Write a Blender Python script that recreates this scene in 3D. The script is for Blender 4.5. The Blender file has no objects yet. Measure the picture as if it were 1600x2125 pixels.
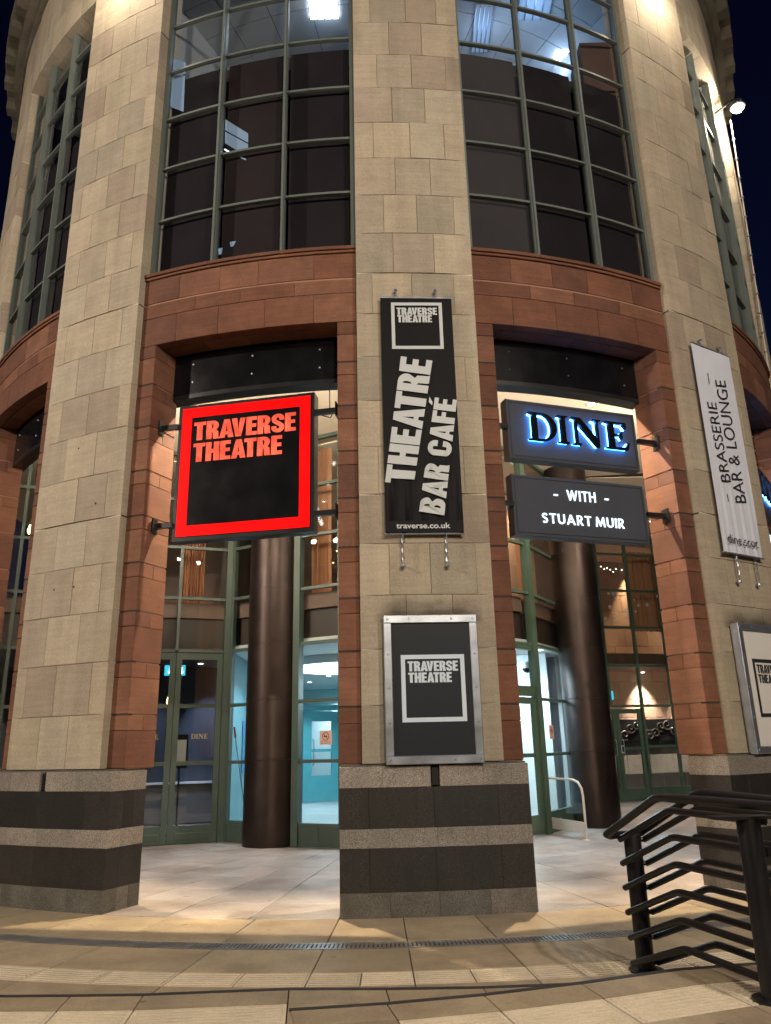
import bpy, bmesh, math, random
from mathutils import Vector, Matrix
random.seed(7)
rad = math.radians
sc = bpy.context.scene
COL = sc.collection

# ------------------------------------------------------------------ camera, sky, sun, exposure
EYE = 1.55; FPX = 1580.2; PITCH = rad(17.06); ROLL = rad(1.33); IMW, IMH = 1600.0, 2125.0
cam = bpy.data.cameras.new('camera'); cam_ob = bpy.data.objects.new('camera', cam); COL.objects.link(cam_ob)
cam.sensor_fit = 'VERTICAL'; cam.sensor_height = 24.0; cam.lens = 24.0 * FPX / IMH
cam.clip_start = 0.05; cam.clip_end = 2000
FW = Vector((0, math.cos(PITCH), math.sin(PITCH))); RT = Vector((1, 0, 0)); UP = RT.cross(FW)
RT = math.cos(ROLL) * RT - math.sin(ROLL) * UP; UP = RT.cross(FW)
cam_ob.matrix_world = Matrix(((RT.x, UP.x, -FW.x, 0), (RT.y, UP.y, -FW.y, 0), (RT.z, UP.z, -FW.z, EYE), (0, 0, 0, 1)))
sc.camera = cam_ob

world = bpy.data.worlds.new('World'); sc.world = world; world.use_nodes = True
wn = world.node_tree.nodes; wl = world.node_tree.links
sky = wn.new('ShaderNodeTexSky'); sky.sky_type = 'NISHITA'; sky.sun_disc = False
sky.sun_elevation = rad(-3.3); sky.sun_rotation = rad(20); sky.air_density = 1.0; sky.dust_density = 0.6; sky.ozone_density = 4.0
bg = wn['Background']; bg.inputs['Strength'].default_value = 0.15
wl.new(sky.outputs[0], bg.inputs['Color'])

glow_fill = bpy.data.lights.new('city_glow_fill', 'SUN'); glow_fill.energy = 0.10; glow_fill.angle = rad(40); glow_fill.color = (1.0, 0.92, 0.85)  # added warm fill standing for city glow, lifts the shadows
glow_fill_ob = bpy.data.objects.new('city_glow_fill', glow_fill); COL.objects.link(glow_fill_ob); glow_fill_ob.rotation_euler = (rad(50), 0, rad(20))

vs = sc.view_settings
vs.view_transform = 'Standard'; vs.look = 'None'; vs.exposure = 0.0; vs.gamma = 1.0
try: vs.use_curve_mapping = False
except Exception: pass
sc.render.engine = 'CYCLES'
cy = sc.cycles
cy.use_denoising = True
try: cy.denoiser = 'OPENIMAGEDENOISE'
except Exception: pass
cy.max_bounces = 8; cy.diffuse_bounces = 3; cy.glossy_bounces = 4; cy.transparent_max_bounces = 16; cy.transmission_bounces = 6
cy.caustics_reflective = False; cy.caustics_refractive = False
cy.sample_clamp_indirect = 4.0; cy.blur_glossy = 0.5

# ------------------------------------------------------------------ building frame of reference (metres)
OX, OY = -0.121, 16.568
RC = 8.539                     # face of the pale stone piers
A0, PER = 3.68, 29.08
PIER_A = {-2: A0 - 2 * 28.5, -1: A0 - PER, 0: A0, 1: A0 + PER, 2: A0 + 2 * 28.3}

def rdelta(a):                 # the drum is slightly flattened past the outer piers
    t = max(0.0, abs(a - A0) - PER) / 28.0
    return 0.27 * min(t, 1.0)

def pol(a, r):
    r = r - rdelta(a); t = rad(a)
    return (OX + r * math.sin(t), OY - r * math.cos(t))

def ray(x, y):
    return FW * FPX + RT * (x - IMW / 2) + UP * (IMH / 2 - y)
def at_z(x, y, z):
    d = ray(x, y); t = (z - EYE) / d.z
    return Vector((d.x * t, d.y * t, z))
def at_y(x, y, Y):
    d = ray(x, y); t = Y / d.y
    return Vector((d.x * t, Y, EYE + d.z * t))

class Frame:                   # vertical plane: s along, n towards the viewer, z up
    def __init__(f, p0, p1, flip=None, curve=None):
        f.o = Vector((p0[0], p0[1])); d = Vector((p1[0] - p0[0], p1[1] - p0[1])); f.len = d.length; f.a = d.normalized()
        n = Vector((f.a.y, -f.a.x))
        if n.dot(-f.o) < 0: n = -n
        f.n = n; f.curve = curve
    def p(f, s, n, z):
        if f.curve: n = n - s * s / (2 * f.curve)
        q = f.o + f.a * s + f.n * n
        return (q.x, q.y, z)
    def hit(f, x, y, n=0.0):
        d = ray(x, y); o = f.o + f.n * n
        den = d.x * f.n.x + d.y * f.n.y; t = o.dot(f.n) / den
        q = Vector((d.x * t, d.y * t)) - o
        return q.dot(f.a), EYE + d.z * t

def pier_frame(i):
    a = rad(PIER_A[i]); r = RC - rdelta(PIER_A[i])
    f = Frame.__new__(Frame)
    f.a = Vector((math.cos(a), math.sin(a))); f.n = Vector((math.sin(a), -math.cos(a)))
    f.o = Vector((OX, OY)) + f.n * r; f.curve = r; f.len = 1
    return f

# ------------------------------------------------------------------ mesh building
WPOS = {}
class MB:
    def __init__(m): m.v = []; m.f = []
    def add(m, vs_, fs):
        o = len(m.v); m.v += [tuple(q) for q in vs_]; m.f += [tuple(i + o for i in f) for f in fs]; return m
    def hexa(m, p):            # 4 bottom, 4 top
        return m.add(p, [(0, 1, 2, 3), (4, 5, 6, 7), (0, 1, 5, 4), (1, 2, 6, 5), (2, 3, 7, 6), (3, 0, 4, 7)])
    def box(m, x0, x1, y0, y1, z0, z1):
        return m.hexa([(x0, y0, z0), (x1, y0, z0), (x1, y1, z0), (x0, y1, z0), (x0, y0, z1), (x1, y0, z1), (x1, y1, z1), (x0, y1, z1)])
    def fbox(m, f, s0, s1, n0, n1, z0, z1, c=0.0):
        P = f.p
        if c <= 0:
            return m.hexa([P(s0, n0, z0), P(s1, n0, z0), P(s1, n1, z0), P(s0, n1, z0), P(s0, n0, z1), P(s1, n0, z1), P(s1, n1, z1), P(s0, n1, z1)])
        v = [P(s0, n0, z0), P(s1, n0, z0), P(s1, n0, z1), P(s0, n0, z1),
             P(s0, n1 - c, z0), P(s1, n1 - c, z0), P(s1, n1 - c, z1), P(s0, n1 - c, z1),
             P(s0 + c, n1, z0 + c), P(s1 - c, n1, z0 + c), P(s1 - c, n1, z1 - c), P(s0 + c, n1, z1 - c)]
        fs = [(0, 1, 2, 3)]
        for k in range(4):
            j = (k + 1) % 4
            fs += [(k, j, 4 + j, 4 + k), (4 + k, 4 + j, 8 + j, 8 + k)]
        fs.append((8, 9, 10, 11))
        return m.add(v, fs)
    def ring(m, a0, a1, r0, r1, z0, z1, c=0.0, seg=1):
        c = min(c, (z1 - z0) * .4)
        prof = [(r0, z0), (r1 - c, z0), (r1, z0 + c), (r1, z1 - c), (r1 - c, z1), (r0, z1)] if c > 0 else [(r0, z0), (r1, z0), (r1, z1), (r0, z1)]
        k = len(prof); vs_ = []; fs = []
        for i in range(seg + 1):
            a = a0 + (a1 - a0) * i / seg
            for r, z in prof:
                x, y = pol(a, r); vs_.append((x, y, z))
        for i in range(seg):
            for j in range(k):
                q = (j + 1) % k
                fs.append((i * k + j, i * k + q, (i + 1) * k + q, (i + 1) * k + j))
        fs.append(tuple(range(k))); fs.append(tuple(seg * k + j for j in range(k)))
        return m.add(vs_, fs)
    def prism(m, poly, z0, z1, c=0.0):
        k = len(poly)
        if c > 0:
            cx = sum(p[0] for p in poly) / k; cyy = sum(p[1] for p in poly) / k
            ins = []
            for x, y in poly:
                L = math.hypot(cx - x, cyy - y) or 1; t = c * 1.3 / L
                ins.append((x + (cx - x) * t, y + (cyy - y) * t))
            v = [(x, y, z0) for x, y in poly] + [(x, y, z1 - c) for x, y in poly] + [(x, y, z1) for x, y in ins]
            fs = [tuple(range(k))] + [tuple(2 * k + i for i in range(k))]
            for i in range(k):
                j = (i + 1) % k; fs += [(i, j, k + j, k + i), (k + i, k + j, 2 * k + j, 2 * k + i)]
            return m.add(v, fs)
        v = [(x, y, z0) for x, y in poly] + [(x, y, z1) for x, y in poly]
        fs = [tuple(range(k)), tuple(k + i for i in range(k))] + [(i, (i + 1) % k, k + (i + 1) % k, k + i) for i in range(k)]
        return m.add(v, fs)
    def tube(m, pts, r, n=8):
        pts = [Vector(p) for p in pts]; vs_ = []; fs = []
        rs = r if isinstance(r, (list, tuple)) else [r] * len(pts)
        prev = None
        for i, p in enumerate(pts):
            if i == 0: t = pts[1] - p
            elif i == len(pts) - 1: t = p - pts[i - 1]
            else: t = (pts[i + 1] - p).normalized() + (p - pts[i - 1]).normalized()
            t.normalize()
            if prev is None:
                u = t.orthogonal().normalized()
            else:
                u = (prev - t * prev.dot(t)).normalized()
            prev = u; w = t.cross(u)
            for k in range(n):
                a = 2 * math.pi * k / n
                vs_.append(p + (u * math.cos(a) + w * math.sin(a)) * rs[i])
        for i in range(len(pts) - 1):
            for k in range(n):
                j = (k + 1) % n
                fs.append((i * n + k, i * n + j, (i + 1) * n + j, (i + 1) * n + k))
        fs.append(tuple(range(n))); fs.append(tuple((len(pts) - 1) * n + k for k in range(n)))
        return m.add(vs_, fs)
    def lathe(m, c, prof, n=24):
        vs_ = []; fs = []; k = len(prof)
        for r, z in prof:
            for i in range(n):
                a = 2 * math.pi * i / n
                vs_.append((c[0] + r * math.cos(a), c[1] + r * math.sin(a), c[2] + z))
        for j in range(k - 1):
            for i in range(n):
                q = (i + 1) % n
                fs.append((j * n + i, j * n + q, (j + 1) * n + q, (j + 1) * n + i))
        fs.append(tuple(range(n))); fs.append(tuple((k - 1) * n + i for i in range(n)))
        return m.add(vs_, fs)

def link(o, parent, w):
    COL.objects.link(o); WPOS[o] = Vector(w)
    if parent is not None:
        o.parent = parent; o.location = Vector(w) - WPOS[parent]
    else:
        o.location = w
    return o

def props(o, label=None, cat=None, group=None, kind=None):
    if label: o['label'] = label
    if cat: o['category'] = cat
    if group: o['group'] = group
    if kind: o['kind'] = kind
    return o

def build(name, m, mat, parent=None, smooth=False, **kw):
    xs = [v[0] for v in m.v]; ys = [v[1] for v in m.v]; zs = [v[2] for v in m.v]
    w = ((min(xs) + max(xs)) / 2, (min(ys) + max(ys)) / 2, min(zs))
    me = bpy.data.meshes.new(name)
    me.from_pydata([(v[0] - w[0], v[1] - w[1], v[2] - w[2]) for v in m.v], [], m.f)
    bm = bmesh.new(); bm.from_mesh(me)
    bmesh.ops.recalc_face_normals(bm, faces=bm.faces)
    if smooth:
        for fc in bm.faces: fc.smooth = True
        for e in bm.edges:
            if len(e.link_faces) == 2 and e.calc_face_angle(0) > rad(35): e.smooth = False
    bm.to_mesh(me); bm.free()
    me.materials.append(mat)
    o = bpy.data.objects.new(name, me)
    link(o, parent, w); props(o, **kw)
    return o

def empty(name, w, parent=None, **kw):
    o = bpy.data.objects.new(name, None); o.empty_display_size = .2
    link(o, parent, w); props(o, **kw); return o

# ------------------------------------------------------------------ materials
def new_mat(name):
    m = bpy.data.materials.new(name); m.use_nodes = True
    return m, m.node_tree.nodes, m.node_tree.links, m.node_tree.nodes['Principled BSDF']

def ramp(n, stops):
    r = n.new('ShaderNodeValToRGB'); e = r.color_ramp.elements
    e[0].position, e[0].color = stops[0][0], (*stops[0][1], 1)
    e[1].position, e[1].color = stops[-1][0], (*stops[-1][1], 1)
    for p, c in stops[1:-1]:
        k = e.new(p); k.color = (*c, 1)
    return r

def stone(name, tints, stain=(0.55, 1.08), scale=2.2, grain=60, bump=0.25, rough=0.85, bands=0.0, speck=None, dirt=None, streak=0.0, gum=0.0):
    m, n, l, b = new_mat(name)
    tc = n.new('ShaderNodeTexCoord'); oi = n.new('ShaderNodeObjectInfo')
    mul = n.new('ShaderNodeVectorMath'); mul.operation = 'MULTIPLY_ADD'
    l.new(oi.outputs['Random'], mul.inputs[0]); mul.inputs[1].default_value = (37, 53, 71); l.new(tc.outputs['Object'], mul.inputs[2])
    co = mul.outputs[0]
    k = len(tints)
    rp = ramp(n, [(i / k, t) for i, t in enumerate(tints)]); rp.color_ramp.interpolation = 'CONSTANT'; l.new(oi.outputs['Random'], rp.inputs['Fac'])
    ns = n.new('ShaderNodeTexNoise'); ns.inputs['Scale'].default_value = scale; ns.inputs['Detail'].default_value = 6; ns.inputs['Roughness'].default_value = .62
    l.new(co, ns.inputs['Vector'])
    mr = n.new('ShaderNodeMapRange'); mr.inputs['From Min'].default_value = .3; mr.inputs['From Max'].default_value = .7
    mr.inputs['To Min'].default_value = stain[0]; mr.inputs['To Max'].default_value = stain[1]
    l.new(ns.outputs['Fac'], mr.inputs['Value'])
    g = n.new('ShaderNodeTexNoise'); g.inputs['Scale'].default_value = grain; g.inputs['Detail'].default_value = 4; l.new(co, g.inputs['Vector'])
    gm = n.new('ShaderNodeMapRange'); gm.inputs['From Min'].default_value = .3; gm.inputs['From Max'].default_value = .7; gm.inputs['To Min'].default_value = .86; gm.inputs['To Max'].default_value = 1.12
    l.new(g.outputs['Fac'], gm.inputs['Value'])
    mm = n.new('ShaderNodeMath'); mm.operation = 'MULTIPLY'; l.new(mr.outputs[0], mm.inputs[0]); l.new(gm.outputs[0], mm.inputs[1])
    fac = mm.outputs[0]
    if bands:
        mp = n.new('ShaderNodeMapping'); mp.inputs['Scale'].default_value = (.7, .7, 9); l.new(co, mp.inputs['Vector'])
        bn = n.new('ShaderNodeTexNoise'); bn.inputs['Scale'].default_value = 3; bn.inputs['Detail'].default_value = 5; l.new(mp.outputs[0], bn.inputs['Vector'])
        bm_ = n.new('ShaderNodeMapRange'); bm_.inputs['From Min'].default_value = .3; bm_.inputs['From Max'].default_value = .7; bm_.inputs['To Min'].default_value = 1 - bands; bm_.inputs['To Max'].default_value = 1 + bands * .6
        l.new(bn.outputs['Fac'], bm_.inputs['Value'])
        m3 = n.new('ShaderNodeMath'); m3.operation = 'MULTIPLY'; l.new(fac, m3.inputs[0]); l.new(bm_.outputs[0], m3.inputs[1]); fac = m3.outputs[0]
    vm = n.new('ShaderNodeVectorMath'); vm.operation = 'SCALE'; l.new(rp.outputs['Color'], vm.inputs[0]); l.new(fac, vm.inputs['Scale'])
    col = vm.outputs[0]
    if speck:
        vo = n.new('ShaderNodeTexNoise'); vo.inputs['Scale'].default_value = 130; vo.inputs['Detail'].default_value = 3; vo.inputs['Roughness'].default_value = .8; l.new(co, vo.inputs['Vector'])
        sr = ramp(n, [(.42, speck[0]), (.5, (1, 1, 1)), (.62, speck[1])]); l.new(vo.outputs['Fac'], sr.inputs['Fac'])
        sm = n.new('ShaderNodeVectorMath'); sm.operation = 'MULTIPLY'; l.new(col, sm.inputs[0]); l.new(sr.outputs['Color'], sm.inputs[1]); col = sm.outputs[0]
    if streak:
        ge2 = n.new('ShaderNodeNewGeometry'); mp2 = n.new('ShaderNodeMapping'); mp2.inputs['Scale'].default_value = (5.5, 5.5, .35); l.new(ge2.outputs['Position'], mp2.inputs['Vector'])
        sn = n.new('ShaderNodeTexNoise'); sn.inputs['Scale'].default_value = 1.0; sn.inputs['Detail'].default_value = 6; sn.inputs['Roughness'].default_value = .6; l.new(mp2.outputs[0], sn.inputs['Vector'])
        s2_ = n.new('ShaderNodeMapRange'); s2_.inputs['From Min'].default_value = .42; s2_.inputs['From Max'].default_value = .66; s2_.inputs['To Min'].default_value = 1.0; s2_.inputs['To Max'].default_value = 1 - streak; l.new(sn.outputs['Fac'], s2_.inputs['Value'])
        sv = n.new('ShaderNodeVectorMath'); sv.operation = 'SCALE'; l.new(col, sv.inputs[0]); l.new(s2_.outputs[0], sv.inputs['Scale']); col = sv.outputs[0]
    if gum:
        ge3 = n.new('ShaderNodeNewGeometry'); vg = n.new('ShaderNodeTexVoronoi'); vg.inputs['Scale'].default_value = gum; vg.inputs['Randomness'].default_value = 1.0; l.new(ge3.outputs['Position'], vg.inputs['Vector'])
        lt = n.new('ShaderNodeMapRange'); lt.inputs['From Min'].default_value = .05; lt.inputs['From Max'].default_value = .085; lt.inputs['To Min'].default_value = .55; lt.inputs['To Max'].default_value = 1.0; l.new(vg.outputs['Distance'], lt.inputs['Value'])
        gv = n.new('ShaderNodeVectorMath'); gv.operation = 'SCALE'; l.new(col, gv.inputs[0]); l.new(lt.outputs[0], gv.inputs['Scale']); col = gv.outputs[0]
    if dirt:
        d = n.new('ShaderNodeTexNoise'); d.inputs['Scale'].default_value = dirt[1]; d.inputs['Detail'].default_value = 7; d.inputs['Roughness'].default_value = .65
        ge = n.new('ShaderNodeNewGeometry'); l.new(ge.outputs['Position'], d.inputs['Vector'])
        dm = n.new('ShaderNodeMapRange'); dm.inputs['From Min'].default_value = .5; dm.inputs['From Max'].default_value = .68; dm.inputs['To Min'].default_value = 0; dm.inputs['To Max'].default_value = dirt[2]
        l.new(d.outputs['Fac'], dm.inputs['Value'])
        mx = n.new('ShaderNodeMix'); mx.data_type = 'RGBA'; l.new(dm.outputs[0], mx.inputs[0]); l.new(col, mx.inputs[6]); mx.inputs[7].default_value = (*dirt[0], 1); col = mx.outputs[2]
    l.new(col, b.inputs['Base Color'])
    b.inputs['Roughness'].default_value = rough
    bp = n.new('ShaderNodeBump'); bp.inputs['Strength'].default_value = bump; bp.inputs['Distance'].default_value = .006
    ad = n.new('ShaderNodeMath'); ad.operation = 'MULTIPLY_ADD'; l.new(ns.outputs['Fac'], ad.inputs[0]); ad.inputs[1].default_value = 1.2; l.new(g.outputs['Fac'], ad.inputs[2])
    l.new(ad.outputs[0], bp.inputs['Height']); l.new(bp.outputs[0], b.inputs['Normal'])
    return m

def plain(name, col, rough=.5, metal=0.0, var=.12, scale=3, bump=0.0, spec=None, coat=0.0):
    m, n, l, b = new_mat(name)
    tc = n.new('ShaderNodeTexCoord'); ns = n.new('ShaderNodeTexNoise'); ns.inputs['Scale'].default_value = scale; ns.inputs['Detail'].default_value = 5
    l.new(tc.outputs['Object'], ns.inputs['Vector'])
    rp = ramp(n, [(.3, tuple(c * (1 - var) for c in col)), (.7, tuple(min(1, c * (1 + var)) for c in col))]); l.new(ns.outputs['Fac'], rp.inputs['Fac'])
    l.new(rp.outputs['Color'], b.inputs['Base Color']); b.inputs['Metallic'].default_value = metal
    rr = n.new('ShaderNodeMapRange'); rr.inputs['To Min'].default_value = max(.02, rough - .1); rr.inputs['To Max'].default_value = min(1, rough + .1); l.new(ns.outputs['Fac'], rr.inputs['Value'])
    l.new(rr.outputs[0], b.inputs['Roughness'])
    if coat: b.inputs['Coat Weight'].default_value = coat
    if spec is not None: b.inputs['Specular IOR Level'].default_value = spec
    if bump:
        bp = n.new('ShaderNodeBump'); bp.inputs['Strength'].default_value = bump; bp.inputs['Distance'].default_value = .005; n2 = n.new('ShaderNodeTexNoise'); n2.inputs['Scale'].default_value = 60
        l.new(tc.outputs['Object'], n2.inputs['Vector']); l.new(n2.outputs['Fac'], bp.inputs['Height']); l.new(bp.outputs[0], b.inputs['Normal'])
    return m

def emit(name, col, strength, base=None):
    m, n, l, b = new_mat(name)
    b.inputs['Base Color'].default_value = (*(base or col), 1); b.inputs['Roughness'].default_value = .4
    b.inputs['Specular IOR Level'].default_value = .08; b.inputs['Emission Color'].default_value = (*col, 1); b.inputs['Emission Strength'].default_value = strength
    return m

def uneven(m, lo, hi, scale):
    n, l = m.node_tree.nodes, m.node_tree.links; b = n['Principled BSDF']; st = b.inputs['Emission Strength'].default_value
    tc = n.new('ShaderNodeTexCoord'); ns = n.new('ShaderNodeTexNoise'); ns.inputs['Scale'].default_value = scale; ns.inputs['Detail'].default_value = 2; l.new(tc.outputs['Object'], ns.inputs['Vector'])
    mr = n.new('ShaderNodeMapRange'); mr.inputs['From Min'].default_value = .35; mr.inputs['From Max'].default_value = .65; mr.inputs['To Min'].default_value = st * lo; mr.inputs['To Max'].default_value = st * hi
    l.new(ns.outputs['Fac'], mr.inputs['Value']); l.new(mr.outputs[0], b.inputs['Emission Strength'])
def glass(name, tint=(.9, .95, .95), ior=1.45, rough=0.0, extra=0.0):
    m, n, l, b = new_mat(name); n.remove(b)
    out = n['Material Output']
    tr = n.new('ShaderNodeBsdfTransparent'); tr.inputs['Color'].default_value = (*tint, 1)
    gl = n.new('ShaderNodeBsdfGlossy'); gl.inputs['Roughness'].default_value = rough; gl.inputs['Color'].default_value = (1, 1, 1, 1)
    lw = n.new('ShaderNodeLayerWeight'); lw.inputs['Blend'].default_value = .5      # Facing = 1 - |cos|, the same from both sides
    pw = n.new('ShaderNodeMath'); pw.operation = 'POWER'; pw.inputs[1].default_value = 4.5; l.new(lw.outputs['Facing'], pw.inputs[0])
    ad = n.new('ShaderNodeMath'); ad.operation = 'MULTIPLY_ADD'; l.new(pw.outputs[0], ad.inputs[0]); ad.inputs[1].default_value = .85; ad.inputs[2].default_value = .055 + extra
    mx = n.new('ShaderNodeMixShader'); l.new(ad.outputs[0], mx.inputs[0]); l.new(tr.outputs[0], mx.inputs[1]); l.new(gl.outputs[0], mx.inputs[2])
    l.new(mx.outputs[0], out.inputs['Surface'])
    return m

M = {}
M['cream'] = stone('cream_sandstone', [(.43, .37, .285), (.39, .345, .27), (.47, .41, .315), (.42, .365, .28), (.345, .29, .23), (.45, .385, .295), (.385, .33, .265), (.41, .36, .28), (.44, .395, .31), (.40, .355, .265), (.46, .395, .30), (.35, .315, .25)], stain=(.83, 1.05), bands=.09, scale=2.2, streak=.13)
M['mortar'] = plain('pale_mortar', (.66, .60, .50), .9, bump=.2)
M['dark_mortar'] = plain('dark_sealant', (.05, .042, .035), .9)
M['red'] = stone('red_sandstone', [(.180, .075, .044), (.20, .087, .051), (.155, .064, .040), (.215, .098, .060), (.187, .079, .046), (.145, .062, .041)], stain=(.68, 1.14), bands=.14, scale=2.6)
M['red_mortar'] = plain('buff_mortar', (.33, .19, .13), .9)
M['granite_l'] = stone('light_granite', [(.26, .24, .215), (.235, .22, .20), (.285, .26, .235)], stain=(.75, 1.08), scale=3, grain=90, bump=.12, rough=.6, speck=((.35, .34, .33), (1.6, 1.55, 1.5)))
M['granite_d'] = stone('dark_granite', [(.0135, .013, .0128), (.016, .0152, .0148), (.0118, .0115, .0114)], stain=(.75, 1.2), scale=3, grain=90, bump=.1, rough=.5, speck=((.4, .4, .4), (3.6, 3.5, 3.3)), streak=.3)
M['granite_m'] = stone('worn_granite', [(.12, .115, .10), (.14, .13, .115), (.10, .096, .088)], stain=(.6, 1.2), scale=3, grain=90, bump=.15, rough=.65, speck=((.45, .45, .44), (1.5, 1.5, 1.5)))
M['paving'] = stone('york_paving', [(.33, .272, .185), (.305, .255, .178), (.35, .292, .20), (.315, .258, .172)], stain=(.72, 1.1), scale=1.8, bump=.3, rough=.55, bands=0, dirt=((.15, .12, .085), 1.3, .6), gum=2.6)
M['porch_paving'] = stone('porch_paving', [(.35, .325, .31), (.32, .30, .29), (.37, .345, .325), (.33, .305, .285)], stain=(.70, 1.08), scale=1.4, bump=.2, rough=.42, dirt=((.13, .105, .095), 1.0, .75), gum=2.2)
M['tactile'] = stone('tactile_paving', [(.58, .51, .39), (.60, .53, .405), (.55, .485, .375)], stain=(.8, 1.06), scale=3, grain=110, bump=.5, rough=.8)
M['wall_pale'] = stone('pale_pink_sandstone', [(.40, .27, .20), (.43, .30, .22), (.37, .25, .185)], stain=(.85, 1.05), scale=2.5)
M['relief'] = plain('dark_relief_metal', (.10, .09, .085), .4, metal=.7)
M['exit_print'] = plain('blue_poster_print', (.06, .16, .30), .5, var=.5, scale=9)
M['foyer_col'] = plain('foyer_column_metal', (.20, .19, .20), .35, metal=.6)
M['foyer_side'] = plain('grey_teal_wall', (.12, .24, .27), .5)
M['joint'] = plain('dirty_joint', (.10, .082, .058), .95)
M['nosing'] = plain('black_nosing', (.022, .022, .024), .6, bump=.3)
M['green'] = plain('green_painted_metal', (.066, .112, .082), .38, var=.08)
M['green_dk'] = plain('dark_green_paint', (.047, .076, .064), .42, var=.08)
M['slate_frame'] = plain('grey_green_frame', (.125, .152, .148), .4, var=.08)
M['bronze'] = plain('bronze_cladding', (.033, .024, .022), .40, metal=.75, var=.3, scale=2.2)
M['black_metal'] = plain('black_metal', (.012, .012, .014), .35, var=.2)
M['black_gloss'] = plain('black_gloss', (.006, .006, .008), .25, var=.2, spec=.3)
M['rail_black'] = plain('black_paint_rail', (.008, .008, .010), .36, var=.15, bump=.06, spec=.35)
M['steel'] = plain('brushed_steel', (.42, .47, .55), .32, metal=.8, var=.14, scale=6)
M['steel_dk'] = plain('dull_steel', (.30, .30, .31), .40, metal=1, var=.25, scale=9, bump=.2)
M['grate'] = plain('galvanised_grate', (.50, .51, .53), .38, metal=.9, var=.15, scale=4)
M['charcoal'] = plain('charcoal_panel', (.016, .021, .029), .5, var=.06, spec=.2)
M['navy_panel'] = plain('navy_sign_panel', (.060, .070, .092), .55, var=.05, spec=.2)
M['banner_black'] = plain('black_fabric', (.007, .0075, .010), .6, var=.1, spec=.12)
M['banner_white'] = plain('white_fabric', (.66, .71, .84), .7, var=.04)
M['print_grey'] = plain('pale_grey_print', (.50, .55, .58), .6, var=.03)
M['print_white'] = plain('white_print', (.58, .69, .82), .6, var=.03)
M['print_black'] = plain('black_print', (.02, .02, .024), .6)
M['white_paint'] = plain('white_paint', (.72, .72, .70), .6, var=.03)
M['ceiling'] = plain('cream_ceiling', (.74, .66, .54), .8, var=.04)
M['offwhite'] = plain('offwhite_frame', (.66, .62, .58), .4, var=.05)
M['glass'] = glass('clear_glass', (.86, .92, .92), 1.4)
M['glass_up'] = glass('tinted_window_glass', (.70, .74, .78), 1.5, extra=.01)
M['dark_room'] = plain('dark_blue_wall', (.045, .05, .065), .6)
M['brown_panel'] = plain('brown_spandrel', (.045, .028, .022), .5)
M['brown_edge'] = plain('brown_slab_edge', (.17, .10, .075), .6)
M['blind'] = stone('brown_blind', [(.030, .018, .019), (.042, .026, .025), (.024, .016, .018), (.036, .023, .023)], stain=(.6, 1.25), scale=.9, grain=200, bump=.05)
M['curtain'] = plain('peach_curtain', (.50, .24, .13), .8, var=.1)
M['foyer_white'] = plain('foyer_white', (.75, .77, .77), .7, var=.02)
M['foyer_floor'] = plain('foyer_floor', (.42, .44, .44), .35, var=.1)
M['teal'] = plain('teal_door_paint', (.085, .36, .40), .4, var=.06)
M['office_ceiling'] = plain('office_ceiling', (.62, .64, .66), .8, var=.03)
M['office_dark'] = plain('office_dark', (.09, .085, .09), .7)
M['cornice'] = stone('dark_stone', [(.14, .13, .10), (.12, .11, .085), (.16, .14, .11)], stain=(.6, 1.1))  # darker tints than the pier stone
M['leaf'] = plain('fir_green', (.035, .07, .025), .7, var=.3, scale=12)

BLD = empty('rotunda_building', (OX, OY - 8, 0), label='round corner building of pale stone piers, red sandstone spandrels and tall curved windows', cat='building')

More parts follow.
